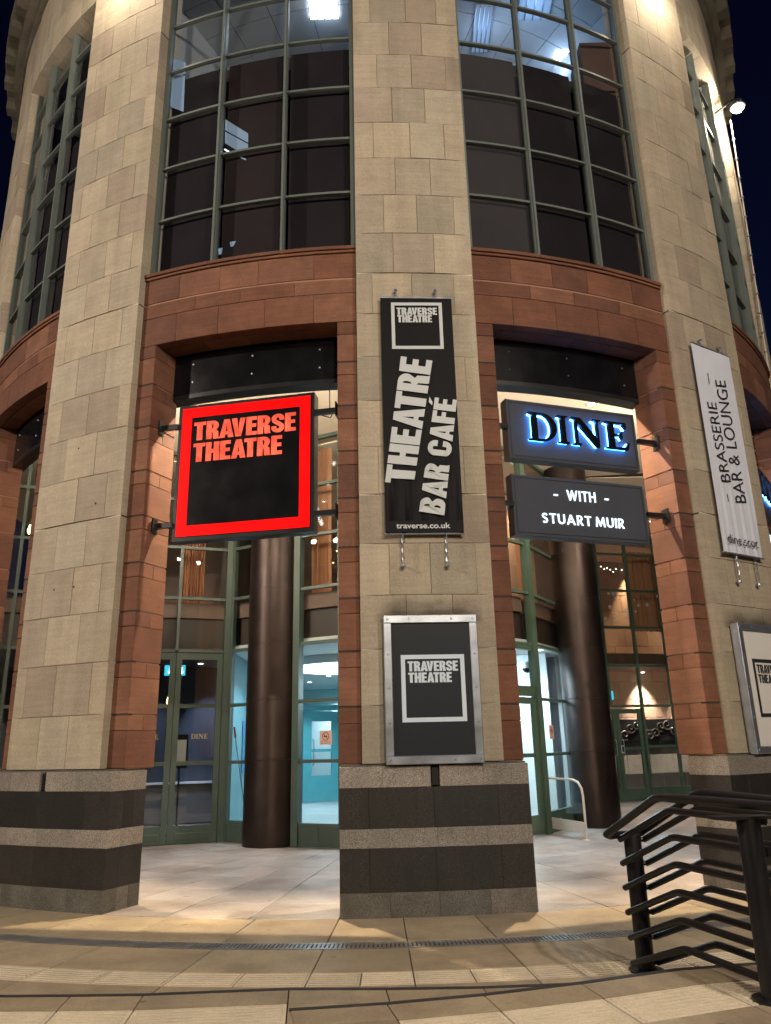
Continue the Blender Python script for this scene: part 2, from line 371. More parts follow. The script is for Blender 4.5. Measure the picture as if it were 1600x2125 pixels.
# ------------------------------------------------------------------ piers
def make_pier(i):
    F = pier_frame(i)
    main = abs(i) <= 1
    ztop = 15.0
    core = MB(); core.fbox(F, -.712, .712, -.40, -.0008, 1.38, ztop)
    P = build('pier', core, M['mortar'], BLD)
    rnd = random.Random(100 + i)
    pc = MB(); pc.fbox(F, -.942, .942, -.445, .064, 0, 1.353); build('plinth_core', pc, M['dark_mortar'], P)
    # granite plinth
    g = .001
    for zi, (z0, z1, mt) in enumerate([(-.02, .217, 'granite_m'), (.217, .605, 'granite_d'), (.605, .781, 'granite_l'), (.781, 1.156, 'granite_d'), (1.156, 1.355, 'granite_l')]):
        cuts = [-.948, -.47, 0.0, .49, .948] if zi % 2 == 0 else [-.948, -.66, -.02, .62, .948]
        if zi == 4: cuts = [-.948, -.52, -.045, .045, .48, .948]
        for s0, s1 in zip(cuts[:-1], cuts[1:]):
            if zi == 4 and abs(s0 + .045) < 1e-6:
                c = MB(); c.fbox(F, -.030, .030, .0, .052, 1.17, 1.34); build('channel', c, M['black_metal'], P); continue
            b = MB(); b.fbox(F, s0 + g / 2, s1 - g / 2, -.12, .07 + rnd.uniform(-.0015, .0015), z0 + g / 2, z1 - g / 2, .002)
            build('granite_block', b, M[mt], P)
        for sd in (-1, 1):
            for n0, n1 in ((-.45, -.285), (-.285, -.12)):
                b = MB(); lo, hi = sorted((sd * .70, sd * .948)); b.fbox(F, lo, hi, n0 + g / 2, n1 - g / 2, z0 + g / 2, z1 - g / 2)
                build('granite_block', b, M[mt], P)
    led = MB(); led.fbox(F, -.93, .93, -.44, .04, 1.352, 1.372); build('ledge', led, M['granite_m'], P)
    # pale stone courses
    k = 0; z = 1.378
    while z < 14.9:
        z1 = z + .5695
        cuts = [-.72, -.24, .24, .72] if k % 2 == 0 else [-.72, -.50, -.02, .46, .72]
        if k % 4 == 3: cuts = [-.72, -.40, .06, .54, .72]
        cuts = [cuts[0]] + [c + rnd.uniform(-.035, .035) for c in cuts[1:-1]] + [cuts[-1]]
        wide = k in (4, 9, 17)
        top = z1 - (.012 if wide else .003)
        for s0, s1 in zip(cuts[:-1], cuts[1:]):
            b = MB(); b.fbox(F, s0 + .0032, s1 - .0032, -.30, rnd.uniform(.0005, .0025) + (.005 if rnd.random() < .12 else 0), z + .0032, top, .001)
            build('cream_stone', b, M['cream'], P)
        if wide and main:
            j = MB(); j.fbox(F, -.722, .722, -.30, -.012, top - .001, z1 + .002); build('sealant_joint', j, M['dark_mortar'], P)
        z = z1; k += 1
    return P, F

def make_jambs(i, P, F):
    rnd = random.Random(200 + i)
    for sd in (-1, 1):
        if (i == -2 and sd == -1) or (i == 2 and sd == 1): continue
        J = MB(); lo, hi = sorted((sd * .60, sd * .94)); J.fbox(F, lo, hi, -.54, -.112, 1.372, 6.47)
        jp = build('jamb', J, M['red_mortar'], P.parent)
        z = 1.378
        for k in range(9):
            z1 = min(z + .5695, 6.47)
            zs = z1 - .175
            # tall stone, short stones, then the groove on the bed
            lo, hi = sorted((sd * .705, sd * .95))
            b = MB(); b.fbox(F, lo, hi, -.55, -.10 + rnd.uniform(-.002, .002), z + .003, zs - .003, .004); build('red_stone', b, M['red'], jp)
            if zs < z1 - .05:
                lo2, hi2 = sorted((sd * .705, sd * (.95)))
                top = z1 - .018 if z1 < 6.46 else z1 - .004
                b = MB(); b.fbox(F, lo2, hi2, -.33, -.10 + rnd.uniform(-.002, .002), zs + .003, top, .004); build('red_stone', b, M['red'], jp)
                b = MB(); b.fbox(F, lo2, hi2, -.55, -.336, zs + .003, top); build('red_stone', b, M['red'], jp)
                if z1 < 6.46:
                    lo3, hi3 = sorted((sd * .60, sd * .944)); b = MB(); b.fbox(F, lo3, hi3, -.17, -.108, top - .001, z1 + .001); build('bed_groove', b, M['dark_mortar'], jp)
            z = z1

PIERS = {}
for i in (-2, -1, 0, 1, 2):
    P, F = make_pier(i); PIERS[i] = (P, F)
    make_jambs(i, P, F)

# ------------------------------------------------------------------ bays: spandrel, fascia, upper windows
def bay(k):
    a0 = PIER_A[k] + 4.86; a1 = PIER_A[k + 1] - 4.86
    e = 1.55                                     # jamb width in degrees
    rnd = random.Random(300 + k)
    core = MB(); core.ring(a0 - .3, a1 + .3, RC - .42, RC - .112, 6.5, 7.5, seg=12)
    S = build('spandrel', core, M['red_mortar'], BLD)
    def course(z0, z1, cuts, r1, r0, c=.004, name='red_stone', mat='red', seg=3):
        for c0, c1 in zip(cuts[:-1], cuts[1:]):
            m = MB(); m.ring(a0 + (a1 - a0) * c0 + .02, a0 + (a1 - a0) * c1 - .02, r0, r1 + rnd.uniform(-.002, .002), z0 + .003, z1 - .003, c, seg)
            build(name, m, M[mat], S)
    course(6.47, 6.868, [0, .18, .385, .60, .815, 1], RC - .10, RC - .235)
    course(6.868, 7.066, [0, .27, .485, .73, 1], RC - .10, RC - .3)
    course(7.086, 7.436, [0, .185, .385, .565, .815, 1], RC - .10, RC - .3)
    course(7.436, 7.475, [0, .5, 1], RC - .075, RC - .35)
    course(7.477, 7.53, [0, .33, .66, 1], RC - .06, RC - .35)
    j = MB(); j.ring(a0, a1, RC - .3, RC - .113, 7.064, 7.088, seg=10); build('bed_groove', j, M['dark_mortar'], S)
    for c0, c1 in zip([.08, .29, .5, .71], [.29, .5, .71, .92]):      # soffit stones behind the drip groove
        m = MB(); m.ring(a0 + (a1 - a0) * c0 + .02, a0 + (a1 - a0) * c1 - .02, RC - .47, RC - .252, 6.478, 6.60, 0, 3); build('soffit_stone', m, M['red'], S)
    fm = MB(); fm.ring(a0 + e - .1, a1 - e + .1, RC - .52, RC - .47, 5.90, 6.60, seg=14)
    fa = build('fascia', fm, M['black_gloss'], BLD)
    lm = MB(); lm.ring(a0 + e - .1, a1 - e + .1, RC - .66, RC - .465, 5.84, 5.898, seg=14); build('lip', lm, M['black_metal'], fa)
    for t in (.2, .5, .82):
        for zz in (6.05, 6.3):
            x, y = pol(a0 + (a1 - a0) * t, RC - .468); b = MB(); b.lathe((x, y, zz), [(.012, 0), (.012, .02)], 8); build('bolt', b, M['steel_dk'], fa)
    bk = MB(); bk.ring(a0 - 1, a1 + 1, RC - .70, RC - .56, 6.2, 7.24, seg=10); build('beam', bk, M['black_metal'], BLD)
    # window
    RW = RC - .17
    b0, b1 = a0 + .12, a1 - .12
    al = [b0 + (b1 - b0) * t / 3 for t in range(4)]
    zl = [7.555, 8.415, 9.275, 10.135, 10.995, 11.855, 12.60, 13.14]
    wr = MB(); wr.ring(b0 - .35, b1 + .35, RW - .12, RW, 7.50, 7.555, seg=9)
    Wd = build('window', wr, M['slate_frame'], BLD)
    for q, a in enumerate(al):
        m = MB(); hw = .32 if q in (0, 3) else .155
        m.ring(a - hw, a + hw, RW - .07, RW + .01, 7.556, 13.14)
        if q in (1, 2): m.ring(a - .10, a + .10, RW + .011, RW + .055, 7.556, 13.14)
        build('mullion', m, M['slate_frame'], Wd)
    for q in range(3):
        for r in range(1, 7):
            m = MB(); m.ring(al[q] + .20, al[q + 1] - .20, RW - .055, RW + .002, zl[r] - .016, zl[r] + .016, 0, 3)
            build('transom', m, M['slate_frame'], Wd)
        for r in range(7):
            m = MB()
            t0, t1, t2_, t3 = (rnd.uniform(-.006, .006) for _ in range(4))
            p0 = pol(al[q] + .2, RW - .035 + t0); p1 = pol(al[q + 1] - .2, RW - .035 + t1); p2 = pol(al[q + 1] - .2, RW - .035 + t2_); p3 = pol(al[q] + .2, RW - .035 + t0 + t2_ - t1)
            m.add([(*p0, zl[r] + .015), (*p1, zl[r] + .015), (*p2, zl[r + 1] - .015), (*p3, zl[r + 1] - .015)], [(0, 1, 2, 3)])
            build('pane', m, M['glass_up'], Wd)
        m = MB(); m.ring(al[q] + .25, al[q + 1] - .25, RW - .145, RW - .135, 7.57, 10.93, 0, 4); build('blind', m, M['blind'], Wd)
    # head of the window
    hm = MB(); hm.ring(a0 - .3, a1 + .3, RC - .40, RC - .03, 13.16, 15.0, seg=12)
    Hd = build('window_head', hm, M['mortar'], BLD)
    for z0, z1, cu in ((13.15, 13.75, [0, .2, .4, .6, .8, 1]), (13.75, 14.35, [0, .3, .5, .7, 1]), (14.35, 14.98, [0, .2, .4, .6, .8, 1])):
        for c0, c1 in zip(cu[:-1], cu[1:]):
            m = MB(); m.ring(a0 + (a1 - a0) * c0 + .03, a0 + (a1 - a0) * c1 - .03, RC - .42, RC - .02, z0 + .003, z1 - .003, .004, 3); build('cream_stone', m, M['cream'], Hd)
for k in (-2, -1, 0, 1): bay(k)

M_refl = emit('painted_room_reflection', (.30, .40, .52), .42); M_refl_tube = emit('painted_tube_reflection', (.7, .85, 1.0), 2.5)
def reflection_patch(pts, mat, name='painted_reflection'):  # glowing patches painted in as reflections of lit windows opposite
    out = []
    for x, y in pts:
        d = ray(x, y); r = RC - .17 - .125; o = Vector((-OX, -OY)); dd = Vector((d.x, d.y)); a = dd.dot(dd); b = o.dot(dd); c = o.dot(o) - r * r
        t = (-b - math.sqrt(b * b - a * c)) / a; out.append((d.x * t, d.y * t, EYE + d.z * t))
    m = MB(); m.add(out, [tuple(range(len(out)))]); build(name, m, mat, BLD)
reflection_patch([(353, 165), (384, 158), (381, 232), (354, 222)], M_refl)
reflection_patch([(359, 121), (386, 130), (385, 152), (357, 158)], M_refl)
reflection_patch([(468, 248), (515, 277), (515, 296), (467, 270)], M_refl); reflection_patch([(467, 273), (515, 299), (514, 312), (498, 316), (467, 297)], M_refl)
reflection_patch([(466, 308), (482, 317), (479, 320), (465, 311)], M_refl_tube); reflection_patch([(500, 325), (511, 330), (510, 333), (499, 328)], M_refl)
reflection_patch([(477, 502), (490, 500), (484, 511), (478, 512)], M_refl); reflection_patch([(453, 516), (462, 514), (460, 527), (454, 529)], M_refl)
# cornice and balustrade above
cm = MB(); cm.ring(-80, 80, RC - .5, RC + .06, 15.02, 15.25, .02, 48); CORN = build('cornice', cm, M['cornice'], BLD)
m = MB(); m.ring(-80, 80, RC - .5, RC + .42, 15.62, 15.85, .03, 48); build('cornice_top', m, M['cornice'], CORN)
m = MB(); m.ring(-80, 80, RC - .5, RC + .2, 15.26, 15.61, .0, 48); build('cornice_band', m, M['cornice'], CORN)
for q in range(33):
    a = -80 + q * 5
    m = MB(); m.ring(a - .8, a + .8, RC + .15, RC + .40, 15.30, 15.615); build('corbel', m, M['cornice'], CORN)
for q in range(33):
    a = -79 + q * 5
    m = MB(); m.ring(a - .55, a + .55, RC - .25, RC - .02, 15.86, 18.4); build('colonnette', m, M['cornice'], CORN)
m = MB(); m.ring(-80, 80, RC - .4, RC + .05, 18.4, 18.9, .02, 40); build('parapet', m, M['cornice'], CORN)
m = MB(); m.ring(-80, 80, RC - 1.3, RC - 1.2, 15.8, 18.6, 0, 30); build('upper_wall', m, M['office_dark'], CORN)

# ------------------------------------------------------------------ ground, paving, steps
gm = MB(); gm.add([(-400, -400, -.06), (400, -400, -.06), (400, 500, -.06), (-400, 500, -.06)], [(0, 1, 2, 3)])
build('ground', gm, M['joint'], kind='structure')
PAV = MB(); PAV.ring(-75, 75, 8.3, 12.2, -.055, -.012, 0, 60); PAV = build('pavement', PAV, M['joint'], kind='structure')
RJ = [-61.5, -56.3, -51.1, -45.9, -40.7, -35.5, -30.2, -25, -19.6, -13.9, -8.05, -2.7, 1.33, 5.85, 9.6, 14.8, 20.1, 25.3, 30.5, 35.7, 40.9, 46.1, 51.3, 56.5]
def slab_ring(r0, r1, joints, mat, parent, name='paving_slab', top=0.0, seg=3):
    for a, b in zip(joints[:-1], joints[1:]):
        ga = math.degrees((.0065 if mat == 'porch_paving' else .005) / r1)
        m = MB()
        dz = random.uniform(-.0015, .0015)
        pts0 = [pol(a + ga + (b - a - 2 * ga) * i / seg, r1 - .003) for i in range(seg + 1)]
        pts1 = [pol(b - ga - (b - a - 2 * ga) * i / seg, r0 + .003) for i in range(seg + 1)]
        m.prism(pts0 + pts1, -.04, top + dz, .004)
        build(name, m, M[mat], parent)
slab_ring(8.60, 9.49, RJ, 'paving', PAV)
slab_ring(9.715, 10.375, RJ, 'paving', PAV)
slab_ring(10.70, 11.35, RJ, 'paving', PAV)
TJ = []
for a, b in zip(RJ[2:-2], RJ[3:-1]): TJ += [a, (a + b) / 2]
for a, b in zip(TJ[:-1], TJ[1:]):
    m = MB(); ga = .03
    m.ring(a + ga, b - ga, 10.38, 10.695, -.04, -.002, 0, 2)
    for q in range(6):
        r = 10.41 + q * .048
        m.ring(a + .12, b - .12, r, r + .026, -.0015, .005, .003, 2)
    build('tactile_slab', m, M['tactile'], PAV)
# slot drain
dm = MB(); dm.ring(-62, 58, 9.50, 9.705, -.04, -.022, 0, 60); DR = build('drain_channel', dm, M['black_metal'], kind='structure')
a = -60.0; step = math.degrees(.5 / 9.6)
while a < 56:
    m = MB(); e = a + step - .02
    m.ring(a, e, 9.502, 9.53, -.02, 0.0, 0, 2); m.ring(a, e, 9.676, 9.704, -.02, 0.0, 0, 2)
    nb = 14
    for q in range(nb):
        t0 = a + (e - a) * q / nb; m.ring(t0, t0 + (e - a) / nb * .62, 9.53, 9.676, -.018, -.001)
    build('grating', m, M['grate'], DR); a += step
# porch floor
pf = [pol(t, 8.59) for t in range(-75, 76, 3)] + [(9.6, 23.5), (-9, 23.5)]
m = MB(); m.prism(pf, -.05, -.012); PF = build('porch_floor', m, M['porch_paving'], kind='structure')
PJ = [-2.7 + 5.85 * j for j in range(-11, 13)]
for r0, r1 in ((7.83, 8.595), (7.08, 7.83), (6.25, 7.08), (5.4, 6.25), (4.5, 5.4), (3.6, 4.5)):
    slab_ring(r0, r1, PJ, 'porch_paving', PF, seg=2)

# steps down from the street
def poly_slab(name, pts, z, parent, mat, c=.005, bottom=-.05):
    m = MB()
    if isinstance(z, (int, float)): m.prism(pts, bottom, z, c)
    else:
        k = len(pts)
        m.add([(x, y, bottom) for x, y in pts] + [(x, y, zz) for (x, y), zz in zip(pts, z)], [tuple(range(k)), tuple(k + i for i in range(k))] + [(i, (i + 1) % k, k + (i + 1) % k, k + i) for i in range(k)])
    return build(name, m, M[mat], parent)
ST = build('steps', MB().box(-7, 6, -4, 4.2, -.06, .10), M['joint'], kind='structure')
Z1 = .125
s1 = [at_z(x, y, Z1) for x, y in ((-260, 2068), (0, 2065), (150, 2064), (300, 2062), (600, 2050), (800, 2050), (1000, 2047), (1180, 2040))]
s2z = [.13, .165, .20, .235, .25, .25, .25]
s2 = [at_z(x, y, z) for (x, y), z in zip(((600, 2093), (800, 2080), (1000, 2062), (1200, 2038), (1400, 2010), (1560, 1998), (1760, 1975)), s2z)]
DN1 = Vector((.10, -.995, 0)); DN2 = Vector((.22, -.975, 0))
def strip_row(pl, dn, o0, o1, zs, name, mat, trim=.0):
    for p, q, za, zb in zip(pl[:-1], pl[1:], zs[:-1], zs[1:]):
        e = (q - p).normalized() * trim
        a_, b_, c_, d_ = p + dn * o0 + e, q + dn * o0 - e, q + dn * o1 - e, p + dn * o1 + e
        poly_slab(name, [(v.x, v.y) for v in (a_, b_, c_, d_)], [za, zb, zb, za], ST, mat)
def subdiv(pl, zs, n):
    out = []; oz = []
    for i in range(len(pl) - 1):
        for t in range(n):
            u = t / n; out.append(pl[i].lerp(pl[i + 1], u)); oz.append(zs[i] * (1 - u) + zs[i + 1] * u)
    return out + [pl[-1]], oz + [zs[-1]]
z1s = [Z1] * len(s1)
strip_row(s1, DN1, 0, .048, [Z1 + .002] * len(s1), 'step_nosing', 'nosing')
strip_row(s1, DN1, .049, .30, z1s, 'paving_slab', 'paving', .004)
left = s1[:5]
strip_row(left, DN1, .302, .72, [Z1 - .004] * 5, 'tactile_slab', 'tactile', .005)
strip_row(left, DN1, .724, 2.6, [Z1] * 5, 'paving_slab', 'paving', .004)
strip_row(s1[4:], DN1, .302, .9, [Z1 - .002] * 4, 'paving_slab', 'paving', .004)
strip_row(s2, DN2, 0, .045, [z + .002 for z in s2z], 'step_nosing', 'nosing')
strip_row(s2, DN2, .046, .30, s2z, 'paving_slab', 'paving', .004)
t2, t2z = subdiv(s2[1:], s2z[1:], 1)
strip_row(t2, DN2, .302, .70, [z - .004 for z in t2z], 'tactile_slab', 'tactile', .005)
strip_row(s2[:2], DN2, .302, .70, [z - .001 for z in s2z[:2]], 'paving_slab', 'paving', .005)
strip_row(s2, DN2, .704, 2.4, s2z, 'paving_slab', 'paving', .004)
def ribs(pl, dn, zs, o0, cnt, pitch):
    for p, q, za, zb in zip(pl[:-1], pl[1:], zs[:-1], zs[1:]):
        m = MB(); e = (q - p).normalized() * .03
        for r in range(cnt):
            o = o0 + r * pitch
            a_, b_, c_, d_ = p + dn * o + e, q + dn * o - e, q + dn * (o + .026) - e, p + dn * (o + .026) + e
            m.add([(a_.x, a_.y, za - .002), (b_.x, b_.y, zb - .002), (c_.x, c_.y, zb - .002), (d_.x, d_.y, za - .002), (a_.x, a_.y, za + .004), (b_.x, b_.y, zb + .004), (c_.x, c_.y, zb + .004), (d_.x, d_.y, za + .004)],
                  [(0, 1, 2, 3), (4, 5, 6, 7), (0, 1, 5, 4), (1, 2, 6, 5), (2, 3, 7, 6), (3, 0, 4, 7)])
        o_ = build('tactile_rib', m, M['tactile'], ST); o_['kind'] = 'stuff'
ribs(left, DN1, [Z1 - .004] * 5, .32, 8, .05)
ribs(t2, DN2, [z - .004 for z in t2z], .32, 8, .048)

# ------------------------------------------------------------------ porch glazing
def glazing(name, F, ss, zs, skip=(), bar='green', w=.055, d=.09, pane_mat='glass', posts=(), n0=0.0, kick=None):
    """ss: mullion positions along F, zs: transom heights, skip: (column, row) cells left open for doors"""
    m = MB(); m.fbox(F, ss[0], ss[-1], n0 - d, n0, zs[-1], zs[-1] + .07)
    G = build(name, m, M[bar], BLD)
    for q, s in enumerate(ss):
        hw = .065 if q in posts else w / 2
        low = 0.0
        if q not in posts and 0 < q < len(ss) - 1 and (q - 1, 0) in skip and (q, 0) in skip:
            low = zs[max(j for (i, j) in skip if i == q) + 1]
        m = MB(); m.fbox(F, s - hw, s + hw, n0 - d - (.03 if q in posts else 0), n0 + (.03 if q in posts else .0), low, zs[-1]); build('mullion', m, M[bar], G)
    for i in range(len(ss) - 1):
        lo = ss[i] + (.066 if i in posts else w / 2 + .001); hi = ss[i + 1] - (.066 if i + 1 in posts else w / 2 + .001)
        for j in range(len(zs)):
            if j < len(zs) - 1 and (i, j) in skip and (i, j - 1) in skip: continue
            if j == 0 and (i, 0) in skip: continue
            if j == len(zs) - 1: continue
            m = MB(); m.fbox(F, lo, hi, n0 - d + .01, n0 - .004, zs[j] - w / 2, zs[j] + w / 2); build('transom', m, M[bar], G)
        for j in range(len(zs) - 1):
            if (i, j) in skip: continue
            m = MB(); q = [F.p(lo - .01, n0 - d / 2, zs[j] + w / 2 - .01), F.p(hi + .01, n0 - d / 2, zs[j] + w / 2 - .01), F.p(hi + .01, n0 - d / 2, zs[j + 1] - w / 2 + .01), F.p(lo - .01, n0 - d / 2, zs[j + 1] - w / 2 + .01)]
            m.add(q, [(0, 1, 2, 3)]); build('pane', m, M[pane_mat], G)
        if zs[0] > .2 and (i, 0) not in skip:
            k = 2 if hi - lo > .6 else 1
            for t in range(k):
                m = MB(); m.fbox(F, lo + (hi - lo) * t / k + .003, lo + (hi - lo) * (t + 1) / k - .003, n0 - d, n0 - .008, 0.0, zs[0] - w / 2 - .002); build('kick_panel', m, M[bar], G)
    return G

def door(F, s0, s1, z1, rails, stile=.10, bar='green', n0=0.0, handle=None, bottom=.30, name='door'):
    """leaf with stiles, rails, panes; rails: mid rail heights"""
    d = .055; nn = n0 - .02
    m = MB(); m.fbox(F, s0, s0 + stile, nn - d, nn, .012, z1); m.fbox(F, s1 - stile, s1, nn - d, nn, .012, z1)
    D = build(name, m, M[bar], BLD)
    zz = [bottom] + list(rails) + [z1 - .12]
    lo, hi = s0 + stile + .001, s1 - stile - .001
    m = MB(); m.fbox(F, lo, hi, nn - d, nn - .003, .012, bottom); build('bottom_rail', m, M[bar], D)
    m = MB(); m.fbox(F, lo + .03, hi - .03, nn - .003, nn + .004, .07, bottom - .12, .004); build('raised_panel', m, M[bar], D)
    m = MB(); m.fbox(F, lo, hi, nn - d, nn - .003, z1 - .12, z1); build('top_rail', m, M[bar], D)
    for z in rails:
        m = MB(); m.fbox(F, lo, hi, nn - d + .008, nn - .006, z - .035, z + .035); build('rail', m, M[bar], D)
    for a, b in zip(zz[:-1], zz[1:]):
        q = [F.p(lo - .005, nn - d / 2, a + .02), F.p(hi + .005, nn - d / 2, a + .02), F.p(hi + .005, nn - d / 2, b - .02), F.p(lo - .005, nn - d / 2, b - .02)]
        m = MB(); m.add(q, [(0, 1, 2, 3)]); build('pane', m, M['glass'], D)
    if handle is not None:
        s, za, zb = handle; m = MB()
        m.tube([F.p(s, nn, za), F.p(s, nn + .05, za + .004), F.p(s, nn + .075, za + .03), F.p(s, nn + .075, zb - .03), F.p(s, nn + .05, zb - .004), F.p(s, nn, zb)], .012, 8)
        build('handle', m, M['steel'], D, smooth=True)
    return D

ZL = [.33, 1.33, 2.32, 3.31, 4.29, 5.27, 6.23, 7.14]
pA = (-3.05, 14.42); pB = (-1.66, 13.58); pC = (-.85, 13.17); pG = (.45, 12.98); pG2 = (1.62, 13.42); pE = (2.75, 14.48); pF = (3.75, 16.1)
FL = Frame(pA, (-4.22, 13.99))
GL = glazing('entrance_screen', FL, [-.02, .90, 1.82, 2.76, 3.70, 4.64, 5.2], ZL, skip={(0, 0), (0, 1), (0, 2), (1, 0), (1, 1), (1, 2)}, bar='green_dk', posts=(0, 2))
door(FL, .05, .895, 3.27, [1.33, 2.32], bar='green_dk', handle=None)
door(FL, .905, 1.75, 3.27, [1.33, 2.32], bar='green_dk')
FB1 = Frame(pA, pB); glazing('bay_screen', FB1, [.12, .62, 1.12, FB1.len], ZL, bar='green_dk')
FB2 = Frame(pB, pC); glazing('bay_screen', FB2, [.04, FB2.len], ZL, bar='green_dk', posts=(0,))
FB3 = Frame(pC, pG); glazing('bay_screen', FB3, [.03, FB3.len], ZL, bar='green_dk')
FB4 = Frame(pG, pG2); glazing('bay_screen', FB4, [.03, FB4.len], ZL, bar='green')
FB5 = Frame(pG2, pE); LE = FB5.len
glazing('bay_screen', FB5, [.03, .58, LE], ZL, skip={(1, 0), (1, 1), (1, 2)}, posts=(2,))
door(FB5, .62, LE - .07, 2.34, [1.33], handle=None, bottom=.33, stile=.11)
m = MB(); m.fbox(FB5, .62, LE - .07, -.08, -.01, 2.36, 2.54); m.fbox(FB5, .62, LE - .07, -.08, -.01, 3.20, 3.28); HB = build('fanlight', m, M['green'], BLD)
m = MB(); m.add([FB5.p(.62, -.05, 2.54), FB5.p(LE - .07, -.05, 2.54), FB5.p(LE - .07, -.05, 3.2), FB5.p(.62, -.05, 3.2)], [(0, 1, 2, 3)]); build('pane', m, M['glass'], HB)
FB6 = Frame(pE, pF); glazing('bay_screen', FB6, [.05, FB6.hit(1183, 1500)[0], FB6.len], ZL)
FR = Frame((5.67, 21.16), (7.0, 21.55))
ZR = [.31, 1.375, 2.44, 3.52, 4.58, 5.63, 6.69, 7.14]
glazing('rear_screen', FR, [-2.3, -1.36, -.37, .33, 1.30, 2.28, 3.25, 4.2], ZR, skip={(2, 0), (2, 1), (3, 0), (3, 1)}, posts=(), w=.065)
door(FR, -.30, .436, 2.36, [1.34], handle=(.33, 1.16, 1.56), bottom=.33)
door(FR, .444, 1.22, 2.36, [1.34], handle=(.55, 1.16, 1.56), bottom=.33)

# columns
def column(x, y, r=.455):
    m = MB(); m.lathe((x, y, 0), [(r * 1.005, 0), (r * 1.005, .42), (r, .43), (r, 7.2)], 48); Cn = build('column', m, M['bronze'], BLD, smooth=True)
    for z in (1.36, 2.35, 3.33, 4.32, 5.3, 6.25):
        m = MB(); m.lathe((x, y, z), [(r + .0008, 0), (r + .005, .001), (r + .005, .011), (r + .0008, .012)], 48); build('sheet_seam', m, M['bronze'], Cn, smooth=True)
        for t in range(10):
            a = t * math.pi / 5 + .3; bx, by = x + (r + .001) * math.cos(a), y + (r + .001) * math.sin(a)
            if math.sin(a) < .3:
                m = MB(); m.lathe((bx, by, z + .03), [(.009, 0), (.009, .018)], 6); build('rivet', m, M['black_metal'], Cn)
    return Cn
column(-2.08, 13.86); column(3.92, 15.72)
ci = at_y(1154, 1500, 17.4); m = MB(); m.lathe((ci.x, ci.y, 0), [(.19, 0), (.19, 3.35)], 36); build('foyer_column', m, M['foyer_col'], BLD, smooth=True)

# porch ceiling
m = MB(); m.prism([pol(t, RC - .5) for t in range(-75, 76, 3)] + [(9.6, 23.5), (-9, 23.5)], 7.225, 7.28); PC = build('porch_ceiling', m, M['dark_mortar'], kind='structure')
for r0, r1 in ((6.9, 8.03), (5.77, 6.9), (4.64, 5.77), (3.5, 4.64), (2.3, 3.5)):
    st = 12
    for a in range(-72, 73, st):
        m = MB(); m.ring(a + .05, a + st - .05, r0 + .005, r1 - .005, 7.205, 7.23, 0, 4); build('ceiling_panel', m, M['ceiling'], PC)
for cx0 in range(-3, 8):
    for cy0 in range(6):
        m = MB(); x0 = cx0 * 1.2; y0 = 16.2 + cy0 * 1.2; m.box(x0 + .004, x0 + 1.196, y0 + .004, y0 + 1.196, 7.208, 7.22); build('ceiling_panel', m, M['ceiling'], PC)

# ------------------------------------------------------------------ interiors
def sheet(name, pts, mat, parent=None, **kw):
    m = MB(); m.add(pts, [tuple(range(len(pts)))]); return build(name, m, M[mat], parent, **kw)
def wall(name, p0, p1, z0, z1, mat, th=.08, **kw):
    f = Frame(p0, p1); m = MB(); m.fbox(f, 0, f.len, -th, 0, z0, z1); return build(name, m, M[mat], **kw)
ST_ = dict(kind='structure')
foy = [pA, pB, pC, pG, pG2, pE, pF, (4.9, 20.4), (4.9, 25.6), (-3.05, 25.6)]
inn = [(-3.05, 14.6), (-1.62, 13.75), (-.82, 13.35), (.45, 13.16), (1.55, 13.58), (2.62, 14.58), (3.6, 16.15), (4.78, 20.4), (4.78, 25.6), (-3.05, 25.6)]
m = MB(); m.prism(inn, -.03, -.004); build('foyer_floor', m, M['foyer_floor'], **ST_)
m = MB(); m.prism(inn, 3.36, 3.42); build('foyer_ceiling', m, M['foyer_white'], **ST_)
m = MB(); m.box(-3.12, -3.04, 14.6, 25.6, 0, 3.35); build('foyer_wall', m, M['foyer_side'], **ST_)
m = MB(); m.box(4.8, 4.88, 20.4, 25.6, 0, 3.35); build('foyer_wall', m, M['foyer_white'], **ST_)
m = MB(); m.box(-3.0, 4.78, 25.6, 25.7, 0, 3.35); build('foyer_wall', m, M['foyer_white'], **ST_)
wall('foyer_wall', (3.32, 16.35), (.9, 17.4), 0, 3.35, 'foyer_white', **ST_)      # pale wall seen through the side door
wall('foyer_wall', (3.7, 16.9), (4.72, 20.6), 0, 3.35, 'foyer_white', **ST_)
# teal inner lobby with door at the back of the foyer
FT = Frame((-2.95, 23.6), (-.4, 24.6))
m = MB(); m.fbox(FT, 0, .34, -.1, 0, 0, 3.3); m.fbox(FT, 1.52, 1.75, -.1, 0, 0, 3.3); m.fbox(FT, .345, 1.515, -.1, 0, 2.62, 2.78); LOB = build('lobby_screen', m, M['teal'], BLD)
m = MB(); m.fbox(FT, .36, .62, -.06, 0, .01, 2.6); m.fbox(FT, 1.24, 1.50, -.06, 0, .01, 2.6); m.fbox(FT, .621, 1.239, -.06, 0, .01, .75); m.fbox(FT, .621, 1.239, -.06, 0, 2.3, 2.6); m.fbox(FT, .621, 1.239, -.06, 0, 1.42, 1.5)
build('lobby_door', m, M['teal'], LOB)
m = MB(); m.tube([FT.p(.66, .0, 1.05), FT.p(.66, .09, 1.07), FT.p(.66, .09, 1.75), FT.p(.66, 0, 1.77)], .018, 8); build('handle', m, M['steel'], LOB)
m = MB(); m.fbox(FT, 1.76, 3.4, -.1, 0, 0, 3.3); build('side_panel', m, M['teal'], LOB)
X = empty('reception_counter', (-1.9, 19.6, 0), label='pale reception counter with leaflets inside the bright foyer', cat='counter')
